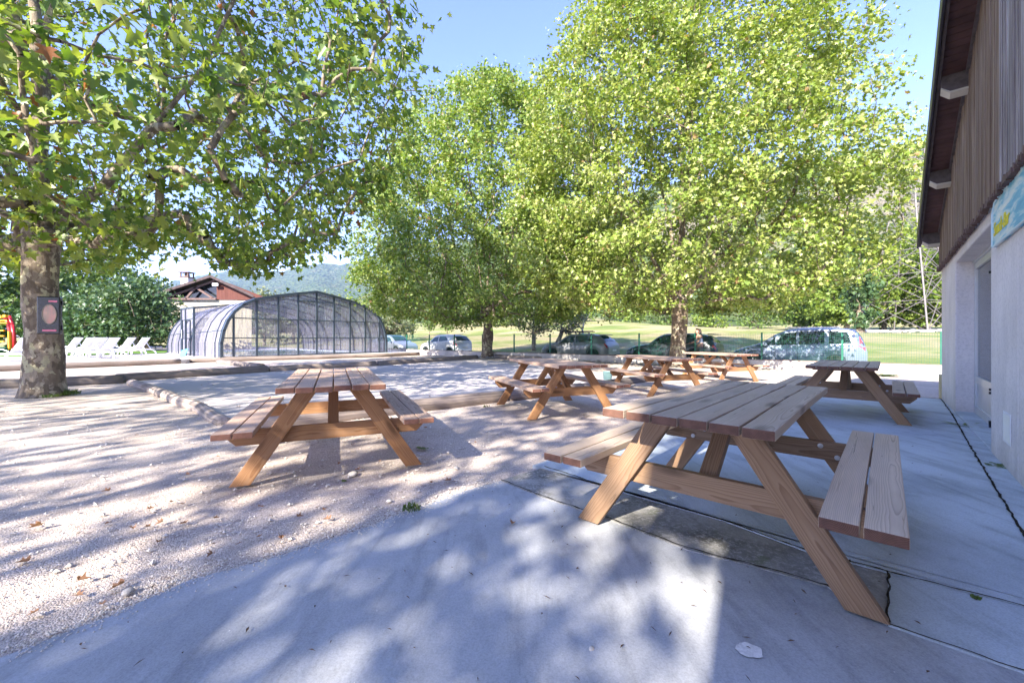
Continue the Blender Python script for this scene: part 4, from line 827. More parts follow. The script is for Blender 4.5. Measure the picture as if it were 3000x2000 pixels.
mb=MB(); mb.add([(lx+.7,36.3,4.35),(rx,36.3,4.35),(rx,36.3,6.1),(lx+.7,36.3,4.65)],[(0,1,2,3)]); mb.build('gable_glass',M['darkglass'],HS,world=True)
mb=MB()
for a,b in(((lx+.5,35.8,4.42),(rx+.1,35.8,4.42)),((rx,35.8,4.3),(rx,35.8,6.15)),((-28.2,35.8,4.42),(-27.4,35.8,5.4)),((-27.4,35.8,5.45),(-25.9,35.8,4.5)),((lx+.8,35.8,4.55),(rx,35.8,6.0))): mb.beam(a,b,.14,.16)
mb.build('truss',M['brown'],HS,world=True)
ch=MB(); ch.box((-32.2+.4,40.5,5.6),(.72,.72,2.6)); co=ch.build('chimney',plain('pale_chimney',(.62,.58,.55),.9,.1),HS,world=True,bevel=.02)
mb=MB(); mb.box((-31.8,40.5,6.95),(.9,.9,.08)); mb.box((-31.8,40.5,7.42),(1.0,1.0,.07))
for dx in(-.35,.35):
    for dy in(-.35,.35): mb.box((-31.8+dx,40.5+dy,7.19),(.10,.10,.40))
mb.box((-31.8,40.5,7.15),(.3,.3,.3)); k_=mb.build('cowl',M['brown'],HS,world=True); k_.parent=co
mb=MB(); mb.box((rx+.15,35.65,5.65),(.5,.12,.22)); mb.build('floodlight',M['whitemetal'],HS,world=True)

# ---------------------------------------------------------------- loungers
def make_lounger():
    t=empty('sun_lounger',(0,0,0),0); m=M['white']; rr=.028
    for sy in(-.31,.31):
        mb=MB(); mb.tube([(-.98,sy,.0),(-.93,sy,.20),(-.88,sy,.30),(-.4,sy,.30),(.3,sy,.30),(.75,sy,.33),(.95,sy,.22),(1.05,sy,.0)],.035,8); mb.tube([(-.55,sy,.30),(-.60,sy,.02)],.03,7); mb.tube([(.25,sy,.30),(.15,sy,.02)],.03,7)
        mb.tube([(-.35,sy*1.05,.30),(-.28,sy*1.05,.50),(.05,sy*1.05,.52),(.3,sy*1.05,.42),(.36,sy*1.05,.3)],.025,7); mb.build('side_frame',m,t,smooth=True)
    mb=MB()
    for i in range(11): mb.box((-.88+i*.115,0,.315),(.09,.58,.02))
    mb.build('seat_slats',m,t,bevel=.006)
    mb=MB(); d=Vector((.50,0,.66)).normalized()
    p0=Vector((.22,0,.32)); mb.beam(p0,p0+d*.86,.50,.03,up=Vector((-d.z,0,d.x)))
    o=mb.build('backrest',m,t,bevel=.02,seg=3)
    mb=MB()
    for i in range(3): q=p0+d*(.22+.24*i)+Vector((-d.z,0,d.x))*.017; mb.box(q,(.14,.34,.004),Matrix.Rotation(-math.atan2(d.z,d.x),3,'Y'))
    k=mb.build('painted_recess',plain('recess_shade_plastic',(.70,.70,.72),.5,.3),t); k.parent=o  # thin raised plates, their darker colour standing in for the shade of recesses
    mb=MB(); mb.tube([(.55,-.2,.72),(.85,-.2,.28)],.02,6); mb.tube([(.55,.2,.72),(.85,.2,.28)],.02,6); mb.build('back_support',m,t)
    return t
ls=[(235,21.6,'white sun lounger, left one of the row of three right of the trunk'),(264,20.7,'white sun lounger in the middle of the row of three'),(296,19.9,'white sun lounger, nearest of the row of three'),(352,24.2,'white sun lounger, left one of the pair near the enclosure'),(391,23.2,'white sun lounger, right one of the pair near the enclosure'),(30,17.6,'white sun lounger left of the big trunk, in front of the play frame'),(190,22.6,'white sun lounger half hidden behind the big trunk')]
lp=None
for i,(u,Y,lab) in enumerate(ls):
    o=make_lounger() if lp is None else copy_tree(lp); lp=lp or o
    o.location=((u-1500)/FP*Y,Y,TZ+(0.0)); o.rotation_euler=(0,0,R(-8+i*2.0)); tag(o,lab,'sun lounger','white sun loungers on the terrace')

# ---------------------------------------------------------------- playground
PG=empty('play_frame',(-1.2*27,27,TZ),0,'red and yellow climbing frame at the far left edge','play frame')
def pgx(u,Y=27.): return (u-1500)/FP*Y
mb=MB()
for (ua,ub) in((2,22),(10,26),(36,43)):
    P=[(pgx(ub),27.+(ua%7)*.1,TZ),(pgx(ub-1),27.+(ua%7)*.1,1.2),(pgx((ua+ub)/2+2),27+(ua%7)*.1,2.0),(pgx(ua),27+(ua%7)*.1,2.5)] if ub<40 else [(pgx(43),27,TZ),(pgx(41),27,1.2),(pgx(36),27,1.95)]
    mb.tube(P,.10,10)
mb.build('red_posts',M['red'],PG,world=True,smooth=True)
mb=MB()
for z in(2.22,2.05,1.55,1.20,.85): mb.beam((pgx(-20),26.9,z),(pgx(27 if z>2 else 18),26.9,z),.10,.07)
for u,z in((4,2.45),(16,2.5)): mb.box((pgx(u),27,z),(.17,.17,.17))
mb.beam((pgx(37),26.85,.3),(pgx(36),26.85,1.5),.14,.08); mb.build('yellow_bars',M['yellow'],PG,world=True)
mb=MB(); mb.lathe([(.0,0),(.7,.0),(.85,.35),(.8,.36),(0,.3)],(pgx(0),26.4,TZ+.0),18); mb.build('green_tub',plain('green_tub',(.02,.16,.12),.6,.4),PG,world=True)
PF=empty('picket_fence',(pgx(55),28.5,TZ),0,'low orange and white picket fence beside the play frame','fence')
mb=MB()
for i in range(16): mb.box((pgx(40)+i*.17,30.,TZ+.42),(.09,.03,.84))
for z in(.3,.65): mb.box((pgx(40)+1.3,30.02,TZ+z),(2.9,.03,.07))
mb.build('pickets',M['orange'],PF,world=True)

# ---------------------------------------------------------------- pylon
px,py=(2664-1500)/FP*56,56.; PZ=G(px,py)
PY=empty('lattice_pylon',(px,py,PZ),R(20),'tall grey lattice pylon standing beyond the meadow at the right','pylon')
def hw_(z): return 3.6*(1-z/17.)+1.25*(z/17.) if z<17 else 1.25-.02*(z-17)
mb=MB(); zl=[0,4.0,7.6,10.8,13.5,15.8,17.8,19.6,21.3,23.0,24.6]
for a,b in((-1,-1),(-1,1),(1,1),(1,-1)):
    for i in range(len(zl)-1): mb.beam((a*hw_(zl[i]),b*hw_(zl[i]),zl[i]),(a*hw_(zl[i+1]),b*hw_(zl[i+1]),zl[i+1]),.16,.16)
for i in range(len(zl)-1):
    z0,z1=zl[i],zl[i+1]; h0,h1=hw_(z0),hw_(z1)
    for (a,b) in(((-1,-1),(1,-1)),((1,-1),(1,1)),((1,1),(-1,1)),((-1,1),(-1,-1))):
        mb.beam((a[0]*h0,a[1]*h0,z0),(b[0]*h1,b[1]*h1,z1),.08,.08); mb.beam((b[0]*h0,b[1]*h0,z0),(a[0]*h1,a[1]*h1,z1),.08,.08); mb.beam((a[0]*h1,a[1]*h1,z1),(b[0]*h1,b[1]*h1,z1),.09,.09)
        if z0<12: mb.beam((a[0]*h0,a[1]*h0,z0),((a[0]+b[0])/2*h1,(a[1]+b[1])/2*h1,z1),.06,.06)
mb.build('lattice',M['pylon'],PY)
mb=MB()
for z in(17.8,21.3): mb.box((0,0,z),(5.2,.14,.14)); mb.box((0,0,z+.5),(.14,.14,1.))
mb.build('cross_arm',M['pylon'],PY)
mb=MB(); random.seed(9)
for i in range(70):
    u=2440+i*4.6; x,y,z=onm(u,52+random.uniform(-.6,.6)); mb.box((x,y,z+.2),(random.uniform(.4,.9),random.uniform(.3,.6),random.uniform(.15,.4)),Matrix.Rotation(random.uniform(-.5,.5),3,'Z')@Matrix.Rotation(random.uniform(-.3,.3),3,'X'))
o=mb.build('boulder_row',M['stone'],None,bevel=.08); tag(o,'row of pale boulders under the trees by the pylon','boulders',kind='stuff')
# ---------------------------------------------------------------- cars
def make_car(name,label,pos,yaw,L,Wd,H,prof,belt,wins,paint,wx,wr=.33,rimc=None,tail=(.45,.02,.02),extra=None,glass=None,roofc=None):
    """prof: (x from nose 0..1, top height) ; belt: (x,height); wins: side window spans (x0,x1)"""
    root=empty(name,pos,yaw,label,'car','cars parked behind the fence'); hw=Wd/2; rb=hw*.80
    X=lambda t:L/2-t*L
    ts=sorted(set([round(t,4) for t in np.linspace(0,1,57)]+[p[0] for p in prof])); pz=lambda t:float(np.interp(t,[p[0] for p in prof],[p[1] for p in prof])); bz=lambda t:float(np.interp(t,[p[0] for p in belt],[p[1] for p in belt]))
    def wid(t): e=min(t,1-t); return hw*(1-.20*(1-min(1,e/.10))**2.2)
    def sec(t):
        x=X(t); zt=pz(t); zb=min(bz(t),zt-.02); w=wid(t); sill=.24
        for wc in wx:
            d=abs(x-wc); rr=wr+.055
            if d<rr: sill=max(sill,wr+math.sqrt(rr*rr-d*d))
        sill=min(sill,zb-.10); g=max(0.,min(1.,(zt-zb)/.25)); rw=w*(1-g)+rb*g*min(1.,w/hw); rw=w*.93*(1-g)+rb*(w/hw)*g
        return [(x,0,.2),(x,w*.86,.2),(x,w*.86,sill),(x,w*.965,sill+.005),(x,w,sill+(zb-sill)*.35),(x,w*.995,sill+(zb-sill)*.72),(x,w*.965,zb),(x,rw,zt-.055*(.3+g)),(x,rw*.86,zt-.012),(x,rw*.45,zt+.012),(x,0,zt+.018)]
    S=[sec(t) for t in ts]; m=len(S[0]); mb=MB()
    for sgn in(1,-1):
        vs=[(x,y*sgn,z) for s in S for x,y,z in s]; fs=[(i*m+j,(i+1)*m+j,(i+1)*m+j+1,i*m+j+1) for i in range(len(S)-1) for j in range(m-1)]
        fs+=[tuple(range(m)),tuple((len(S)-1)*m+j for j in range(m))]; mb.add(vs,fs)
    me_=mb.build('body',paint,root,smooth=True); b=me_.modifiers.new('w','WELD'); b.merge_threshold=.002; e=me_.modifiers.new('e','EDGE_SPLIT'); e.split_angle=R(38)
    gl=glass or M['carglass']
    def sidept(t,f,off=.006):
        s=sec(t); a=Vector(s[6]);b=Vector(s[7]); p=a.lerp(b,f); return (p.x,p.y+off,p.z+off*.4)
    for (t0,t1,sl0,sl1) in wins:
        for sgn in(1,-1):
            mb=MB(); vs=[];K=8
            for k in range(K+1):
                t=t0+(t1-t0)*k/K; 
                top=.90; f=k/K
                if sl0: top=min(top,.12+.85*f/sl0) 
                if sl1: top=min(top,.12+.85*(1-f)/sl1)
                for ff in(.06,top): p=sidept(t,ff); vs.append((p[0],p[1]*sgn,p[2]))
            mb.add(vs,[(2*i,2*i+1,2*i+3,2*i+2) for i in range(K)]); mb.build('side_window',gl,root)
    def topglass(nm,t0,t1,f=.86,n=6):
        mb=MB(); vs=[]
        for k in range(n+1):
            t=t0+(t1-t0)*k/n; s=sec(t); a=s[8];b=s[9];c=s[10]; d=.010; nx=(d if t0<.5 else -d)
            for p in((a[0],a[1]*.98,a[2]),(b[0],b[1],b[2]),(c[0],0,c[2]),(b[0],-b[1],b[2]),(a[0],-a[1]*.98,a[2])): vs.append((p[0]+nx,p[1],p[2]+.008))
        mb.add(vs,[(5*i+j,5*i+j+1,5*i+j+6,5*i+j+5) for i in range(n) for j in range(4)]); return mb.build(nm,gl,root)
    rt=[p for p in prof]; topglass('windscreen',extra['ws'][0],extra['ws'][1]); topglass('rear_window',extra['rw'][0],extra['rw'][1])
    # wheels
    for wc in wx:
        for sgn in(1,-1):
            y=sgn*(hw*.965-.10); mb=MB(); mb.lathe([(wr*.62,-.10),(wr*.93,-.105),(wr,-.07),(wr,.07),(wr*.93,.105),(wr*.64,.10)],(wc,y,wr),28,ax='y'); w=mb.build('wheel',M['rubber'],root,smooth=True)
            mb=MB(); ro=wr*.66; yo=sgn*.088
            mb.lathe([(ro*.98,-.02),(ro,.0),(ro*.9,.012),(ro*.88,-.02)],(wc,y+yo,wr),28,ax='y'); mb.lathe([(.01,.0),(.06,.0),(.06,.02),(.01,.02)],(wc,y+yo,wr),12,ax='y')
            for k in range(5+5*(wr>.335)):
                a=2*math.pi*k/(5+5*(wr>.335)); mb.beam((wc+.04*math.cos(a),y+yo+.004*sgn,wr+.04*math.sin(a)),(wc+ro*.92*math.cos(a),y+yo+.0,wr+ro*.92*math.sin(a)),.045,.02,up=(0,1,0))
            q=mb.build('rim',rimc or M['alloy'],root); q.parent=w
            mb=MB(); mb.lathe([(.0,0),(ro,0),(ro,-.01*sgn),(0,-.01*sgn)],(wc,y+yo-.05*sgn,wr),20,ax='y'); q=mb.build('brake_disc',M['rubber'],root); q.parent=w
    mb=MB(); mb.box((0,0,.42),(L*.86,Wd*.80,.40)); mb.build('underbody',M['rubber'],root)
    def patch(nm,t0,t1,z0,z1,mat,both=True,wrap=True):
        for sgn in(1,-1):
            mb=MB(); vs=[]
            end=t0<.5; xe=L/2+.006 if end else -L/2-.006
            tt=[t0,(t0+t1)/2,t1]
            for t in tt:
                for z in(min(z0,pz(t)-.20),min(z1,pz(t)-.07)):
                    s=sec(t); ys=float(np.interp(z,[p[2] for p in s[3:9]],[p[1] for p in s[3:9]])); vs.append((X(t),(ys+.008)*sgn,z))
            yi=hw*(.55 if end else .74); 
            zt_=pz(0 if end else 1)-.03; wrap_=z0<zt_-.03
            for z in(z0,min(z1,zt_)): vs.append((xe,(wid(0)*.97)*sgn,z))
            for z in(z0,min(z1,zt_)): vs.append((xe,yi*sgn,z))
            order=[0,2,4] if not end else [4,2,0]
            q=order+([6,8] if wrap_ else []); vs=vs if wrap_ else vs[:6]; mb.add(vs,[(q[i],q[i]+1,q[i+1]+1,q[i+1]) for i in range(len(q)-1)]); mb.build(nm,mat,root)
    tz=extra.get('tl',(.78,.98)); patch('tail_light',extra.get('tt',.95),.988,tz[0],tz[1],plain('tail_lens',tail,.15,.6)); patch('headlight',.012,.10,extra.get('hl',(.60,.74))[0],extra.get('hl',(.60,.74))[1],M['lens'])
    for z,x,s,m_,nm in((extra.get('pz',.55),-L/2-.012,-1,M['plate'],'number_plate'),(.42,L/2+.012,1,M['plate'],'number_plate')):
        mb=MB(); mb.box((x,0,z),(.012,.50,.11)); mb.build(nm,m_,root)
    mb=MB(); mb.box((-L/2-.004,0,.30),(.06,Wd*.78,.14)); mb.box((L/2+.004,0,.32),(.05,Wd*.6,.16)); mb.build('bumper_insert',M['rubber'],root,bevel=.015)
    for sgn in(1,-1):
        s=sec(wins[0][0]+.02); mb=MB(); mb.box((X(wins[0][0]+.02),sgn*(hw+.07),bz(wins[0][0])+.05),(.12,.16,.13)); mb.build('wing_mirror',paint,root,bevel=.03,seg=3)
        for t in extra['dh']:
            mb=MB(); z=bz(t)-.10; s=sec(t); y=float(np.interp(z,[p[2] for p in s[3:9]],[p[1] for p in s[3:9]])); mb.box((X(t),sgn*(y+.012),z),(.19,.02,.028)); mb.build('door_handle',paint,root,bevel=.008)
        mb=MB()
        for t in extra['seam']:
            s=sec(t); pts=[(p[0],(p[1]+.002)*sgn,p[2]) for p in s[3:7]]; mb.tube(pts,.0045,4)
        mb.build('door_seam',M['rubber'],root)
    return root,sec,X
M['carglass']=m_glass('car_glass',(.02,.03,.035),.93,.03); M['alloy']=plain('alloy_rim',(.55,.56,.58),.3,.5,.8,var=.05); M['lens']=plain('clear_lens',(.65,.68,.72),.1,.8,var=.1); M['plate']=plain('plate_white',(.70,.70,.66),.5,.3,var=.05)
M['blueglass']=m_glass('sky_reflection_glass',(.04,.14,.32),.9,.03)  # blue tint stands in for sky reflected in a rear window; not assigned
def paint(name,c,met=.5,r=.28):
    m=N(name,r,.5); m.col(c); m.set('Metallic',met); m.set('Coat Weight',.35); m.set('Coat Roughness',.05); return m.mat
YA=math.atan2(.62,-.785); ZC=-.21
van,_,_=make_car('people_carrier','silver grey people carrier with tall red tail lamps behind the fence at the right',(12.05,17.6,ZC),YA,4.60,1.83,1.70,
 [(0,.62),(.03,.76),(.12,.92),(.20,1.02),(.26,1.14),(.36,1.45),(.44,1.62),(.56,1.70),(.75,1.70),(.88,1.66),(.93,1.58),(.97,1.30),(.99,.98),(1,.80)],[(0,.6),(.12,.86),(.25,.98),(.5,1.0),(.9,1.06),(1,1.0)],
 [(.27,.36,1.0,0),(.37,.52,.25,0),(.54,.72,0,0),(.75,.90,0,.22)],paint('silver_paint',(.23,.28,.37),.35),(1.42,-1.33),.325,rimc=M['white'],tail=(.55,.05,.07),extra=dict(ws=(.24,.45),rw=(.925,.985),tt=.915,tl=(.98,1.55),hl=(.66,.84),dh=(.50,.68),seam=(.36,.53,.73),pz=.62))
mb=MB()
for s in(1,-1): mb.tube([(.3,s*.66,1.70),(.25,s*.66,1.735),(-1.45,s*.66,1.735),(-1.5,s*.66,1.69)],.018,6)
mb.build('roof_rails',M['alloy'],van)
suv,_,_=make_car('crossover_car','white-grey crossover with black roof bars and dark wheels behind the middle of the fence',(4.0,24.6,ZC),YA,4.45,1.80,1.55,
 [(0,.60),(.03,.78),(.10,.92),(.22,1.00),(.27,1.04),(.36,1.34),(.43,1.48),(.56,1.54),(.74,1.51),(.86,1.42),(.93,1.22),(.97,1.02),(1,.80)],[(0,.6),(.12,.85),(.25,.96),(.55,1.0),(.85,1.08),(1,.98)],
 [(.30,.53,.4,0),(.55,.80,0,.4)],paint('pale_grey_paint',(.24,.25,.26),.1),(1.38,-1.30),.345,rimc=M['rubber'],tail=(.45,.01,.03),extra=dict(ws=(.26,.43),rw=(.87,.955),tl=(.93,1.02),hl=(.68,.80),dh=(.51,.70),seam=(.32,.54,.78),pz=.60),glass=None)
mb=MB()
for x in(.55,-.35): mb.box((x,0,1.60),(.07,1.25,.035)); mb.box((x,.58,1.565),(.10,.05,.06)); mb.box((x,-.58,1.565),(.10,.05,.06))
mb.tube([(1.0,.35,1.66),(-1.1,.35,1.66)],.04,8); mb.tube([(1.0,.15,1.65),(-1.1,.15,1.65)],.025,8); mb.build('roof_bars',M['black'],suv,bevel=.01)
mb=MB(); mb.box((-1.70,0,1.475),(.34,1.15,.03),Matrix.Rotation(R(-4),3,'Y')); mb.build('spoiler',M['black'],suv,bevel=.01)
dk,_,_=make_car('dark_estate_car','dark grey car partly hidden by the tallest trunk, beside the standing woman',(7.96,20.4,ZC),YA,4.30,1.80,1.52,
 [(0,.58),(.03,.76),(.10,.90),(.22,.98),(.28,1.03),(.37,1.34),(.44,1.47),(.58,1.52),(.78,1.49),(.88,1.42),(.94,1.20),(.98,1.0),(1,.80)],[(0,.58),(.12,.84),(.25,.95),(.55,.99),(.85,1.05),(1,.97)],
 [(.31,.53,.4,0),(.55,.72,0,0),(.74,.86,0,.4)],paint('charcoal_paint',(.035,.04,.05),.3),(1.33,-1.25),.325,tail=(.5,.01,.02),extra=dict(ws=(.27,.44),rw=(.89,.965),tl=(.86,.98),hl=(.64,.76),dh=(.51,.70),seam=(.33,.54,.73),pz=.58),glass=None)
mb=MB(); mb.box((-1.86,0,1.465),(.34,1.2,.03),Matrix.Rotation(R(-6),3,'Y')); mb.build('spoiler',M['black'],dk,bevel=.01)
ht,_,_=make_car('white_hatchback','white five-door hatchback with red tail lamps left of the middle plane trunk',(-4.8,29.9,ZC),YA,3.95,1.70,1.50,
 [(0,.60),(.03,.74),(.10,.88),(.20,.98),(.26,1.04),(.38,1.38),(.45,1.47),(.58,1.51),(.76,1.49),(.88,1.42),(.95,1.16),(.98,.98),(1,.85)],[(0,.58),(.12,.84),(.25,.93),(.55,1.0),(.88,1.10),(1,1.0)],
 [(.28,.52,.45,0),(.54,.78,0,.35)],paint('white_paint',(.74,.74,.74),.0),(1.25,-1.22),.31,tail=(.55,.02,.03),extra=dict(ws=(.27,.45),rw=(.89,.962),tt=.925,tl=(.84,1.06),hl=(.64,.80),dh=(.50,.68),seam=(.30,.53,.74),pz=.62))
sv,_,_=make_car('silver_saloon','silver car facing right, partly hidden by the right end of the pool enclosure',(-9.35,32.9,ZC),YA+math.pi,4.1,1.72,1.48,
 [(0,.62),(.03,.76),(.10,.88),(.22,.98),(.27,1.04),(.38,1.36),(.45,1.45),(.58,1.48),(.76,1.45),(.88,1.30),(.95,1.08),(1,.88)],[(0,.6),(.12,.84),(.25,.93),(.55,.98),(.88,1.04),(1,.98)],
 [(.29,.52,.45,0),(.54,.78,0,.35)],paint('silver_blue_paint',(.36,.39,.44),.5),(1.30,-1.22),.31,extra=dict(ws=(.26,.45),rw=(.88,.95),tl=(.85,1.0),hl=(.62,.78),dh=(.50,.68),seam=(.30,.53,.74),pz=.6))

# ---------------------------------------------------------------- person
PE=empty('person',(8.12,17.85,ZC),R(180),'woman with long brown hair, light checked top and grey trousers reaching into the dark car','person')
def skinmesh(name,nodes,edges,mat,parent,sub=2):
    me=bpy.data.meshes.new(name); me.from_pydata([n[:3] for n in nodes],edges,[]); o=bpy.data.objects.new(name,me); C.objects.link(o); o.parent=parent
    md=o.modifiers.new('s','SKIN'); md.use_smooth_shade=True
    for i,n in enumerate(nodes): v=me.skin_vertices[0].data[i]; v.radius=(n[3],n[4] if len(n)>4 else n[3]); v.use_root=(i==0)
    s=o.modifiers.new('u','SUBSURF'); s.levels=sub; s.render_levels=sub; me.materials.append(mat); return o
skin=plain('skin',(.50,.30,.22),.6,.4,var=.06)
# faces +x (towards the car door, i.e. photo left); slightly bent forward
bn=[(0,0,.92,.125,.15),(.01,0,1.08,.10,.13),(.05,0,1.27,.11,.16),(.07,0,1.37,.09,.14),(.09,0,1.44,.05),(.115,0,1.50,.052),(.13,0,1.57,.088,.078),(.13,0,1.65,.070,.065),
 (.0,.09,.85,.085),(.03,.10,.48,.058),(-.01,.10,.10,.038),(.0,-.09,.85,.085),(.02,-.10,.48,.058),(-.02,-.10,.10,.038),
 (.07,.17,1.36,.05),(.18,.21,1.14,.036),(.38,.17,1.10,.026),(.45,.16,1.11,.022),(.07,-.17,1.36,.05),(.16,-.21,1.13,.036),(.36,-.18,1.05,.026),(.43,-.17,1.05,.022),
 (.07,.10,.04,.03),(.14,.11,.03,.022),(.06,-.10,.04,.03),(.13,-.11,.03,.022)]
be=[(0,1),(1,2),(2,3),(3,4),(4,5),(5,6),(6,7),(0,8),(8,9),(9,10),(0,11),(11,12),(12,13),(3,14),(14,15),(15,16),(16,17),(3,18),(18,19),(19,20),(20,21),(10,22),(22,23),(13,24),(24,25)]
for s,b0 in((1,17),(-1,21)):
    bx_,by_,bz_=bn[b0][:3]
    for k,(dy,ln) in enumerate(((-.024,.070),(-.008,.082),(.008,.076),(.024,.060))):
        i=len(bn); bn+=[(bx_+.035,by_+dy,bz_-.004,.009),(bx_+.035+ln*.6,by_+dy*1.1,bz_-.015,.0075),(bx_+.035+ln,by_+dy*1.15,bz_-.035,.006)]; be+=[(b0,i),(i,i+1),(i+1,i+2)]
    i=len(bn); bn+=[(bx_+.01,by_-s*.035,bz_-.01,.010),(bx_+.04,by_-s*.05,bz_-.03,.008)]; be+=[(b0,i),(i,i+1)]
i=len(bn); bn+=[(.215,0,1.565,.014)]; be+=[(6,i)]          # nose
i=len(bn); bn+=[(.13,.082,1.57,.014),(.13,-.082,1.57,.014)]; be+=[(6,i),(6,i+1)]
body=skinmesh('body',bn,be,skin,PE,2)
mb=MB()
for s in(1,-1): mb.lathe([(.0,.0),(.010,.0),(.010,.004),(0,.004)],(.205,s*.033,1.588),8,ax='x')
mb.build('eyes',M['black'],PE)
mb=MB(); mb.box((.208,0,1.528),(.008,.045,.010)); mb.build('mouth',M['red'],PE,bevel=.003)
skinmesh('trousers',[(0,0,.95,.135,.165),(0,0,.88,.14,.17),(0,.095,.80,.10),(.03,.10,.48,.082),(-.01,.10,.12,.078),(0,-.095,.80,.10),(.02,-.10,.48,.082),(-.02,-.10,.12,.078)],[(0,1),(1,2),(2,3),(3,4),(1,5),(5,6),(6,7)],plain('grey_trousers',(.16,.155,.17),.85,.2,var=.15),PE)
mt=N('checked_top',.85,.2); ch=mt.n('TexChecker'); mt.l(mt.obj(),ch.inputs[0]); ch.inputs['Scale'].default_value=26; ch.inputs[1].default_value=(.55,.60,.70,1); ch.inputs[2].default_value=(.38,.44,.58,1); mt.l(ch.outputs[0],mt.b.inputs['Base Color'])
skinmesh('top',[(0.0,0,1.0,.115,.145),(.01,0,1.10,.11,.14),(.05,0,1.25,.12,.168),(.065,0,1.33,.10,.15)],[(0,1),(1,2),(2,3)],mt.mat,PE)
hair=plain('brown_hair',(.055,.035,.03),.5,.4,var=.4,sc=30)
skinmesh('hair',[(.10,0,1.60,.098,.092),(.085,0,1.66,.075,.08),(.04,0,1.54,.075,.085),(-.01,0,1.42,.065,.09),(-.045,0,1.30,.055,.08),(-.06,0,1.18,.035,.06)],[(0,1),(0,2),(2,3),(3,4),(4,5)],hair,PE)
skinmesh('shoes',[(.0,.10,.05,.045),(.13,.11,.035,.036)],[(0,1)],M['black'],PE,1); skinmesh('shoes',[(-.01,-.10,.05,.045),(.12,-.11,.035,.036)],[(0,1)],M['black'],PE,1)

# ---------------------------------------------------------------- small things on the ground
def fallen(seed):
    random.seed(seed); mb=MB(); h=[(x*random.uniform(.8,1.1),y*random.uniform(.9,1.1)) for x,y in LA]; cu=random.uniform(.5,1.3)
    R_=[(x,y-.5,abs(x)*cu*.8+.35*(y-.5)**2*random.uniform(.2,1.4)+.02) for x,y in h]; L_=[(-x*random.uniform(.8,1.1),y,z*random.uniform(.6,1.4)) for x,y,z in R_[1:-1]]; n=len(R_)
    vs=R_+L_; mb.add(vs,[tuple(range(n)),tuple([0]+list(range(n,n+len(L_)))+[n-1])[::-1]]); mb.tube([(0,-.5,.02),(.05,-.75,.05),(.02,-1.0,.03)],.015,4); return mb.build('fallen_leaf',M['dead'],None)
fl=[fallen(s) for s in range(5)]; used=set(); random.seed(21)
FLG='dry brown leaves lying on the ground'
spots=[(a/2.24,1300+b/2.24) for a,b in[(225,565),(700,540),(1040,537),(1200,538),(1235,210),(690,325),(750,970),(1060,655),(1375,750),(1560,675),(555,910),(525,1015),(660,1075),(140,795),(205,1140),(1130,395),(1435,95),(875,570),(1425,500),(1700,620),(960,560),(1000,435),(1205,410),(2140,510),(1720,430),(1850,630)]]
spots+=[(697,1190),(545,1155),(520,1060),(580,1055),(721,1115),(727,1125),(517,1105),(544,1097),(1307,1413),(1260,1417),(992,1363),(1110,1355),(1045,1380),(950,1500),(880,1520),(1500,1540),(1395,1300),(1660,1315)]
named={0:'large curled brown leaf on the far left gravel in shade',6:'largest torn brown leaf near the slab edge at the lower left',24+2:'curled orange-brown leaf on the court left of the left table',34:'broad flat brown leaf on the gravel between the left table and the slab'}
cnt=0
for i,(u,v) in enumerate(spots+[(None,None)]*46):
    if u is None:
        Y=random.uniform(2.2,14); X_=random.uniform(-.95,.1)*Y
        if Y<4 and X_>-1.2: continue
    else: X_,Y=pw(u,v)
    k=cnt%5; src=fl[k]
    if k in used: o=src.copy(); C.objects.link(o)
    else: o=src; used.add(k)
    o.location=(X_,Y,gz(X_,Y)+.014); sc=random.uniform(.03,.05) if u else random.uniform(.022,.05); 
    if i in(0,6,26,34): sc=.065
    o.scale=(sc,sc,sc); o.rotation_euler=(random.uniform(-.25,.25),random.uniform(-.25,.25),random.uniform(0,6.28)); cnt+=1
    tag(o,named.get(i,'small dry brown leaf lying on the gravel'),'leaf',FLG)
def tuft(x,y,z,r,n,seed,label,h=.05,flat=False):
    random.seed(seed); mb=MB()
    for i in range(n):
        a=random.uniform(0,6.28); d=r*random.random()**.6; px_,py_=d*math.cos(a),d*math.sin(a); b=random.uniform(0,6.28); hh=h*random.uniform(.4,1.2); w=.004+.01*flat
        lx_,ly_=math.cos(b)*hh*(.5+2*flat),math.sin(b)*hh*(.5+2*flat); sx_,sy_=-math.sin(b)*w,math.cos(b)*w; zz=hh*(1-.7*flat)
        mb.add([(px_-sx_,py_-sy_,0),(px_+sx_,py_+sy_,0),(px_+lx_*.6+sx_*1.2,py_+ly_*.6+sy_*1.2,zz*.7),(px_+lx_,py_+ly_,zz),(px_+lx_*.6-sx_*1.2,py_+ly_*.6-sy_*1.2,zz*.7)],[(0,1,2,3,4)])
    o=mb.build('weed_tuft',M['weed']); o.location=(x,y,z); tag(o,label,'weed'); return o
for i,(u,v,r,n,h,fl_,lab) in enumerate([(1205,1495,.07,70,.025,0,'green grass tuft at the edge of the concrete slab'),(1007,1415,.02,20,.015,0,'tiny weed on the gravel by the white stone'),(1240,1316,.04,16,.02,1,'flat green weed beside the right foot of the left table'),(2825,1247,.07,16,.09,1,'dark green leafy weed on the joint by the doorway'),(2945,1372,.10,60,.02,1,'moss and weeds at the foot of the wall under the vent'),(205,1150,.16,200,.10,0,'green weeds at the base of the big trunk'),(150,1158,.12,100,.06,0,'small weeds in front of the big trunk'),(1425,1190,.06,20,.04,0,'sparse weed by the log under the cornerwise table'),(2860,1762,.015,40,.01,0,'tiny bright green moss in the slab joint'),(2600,1095,.22,90,.14,1,'weed growing at the foot of the low wall')]):
    x,y=pw(u,v); tuft(x,y,gz(x,y)+.015,r,n,i,lab,h,fl_)
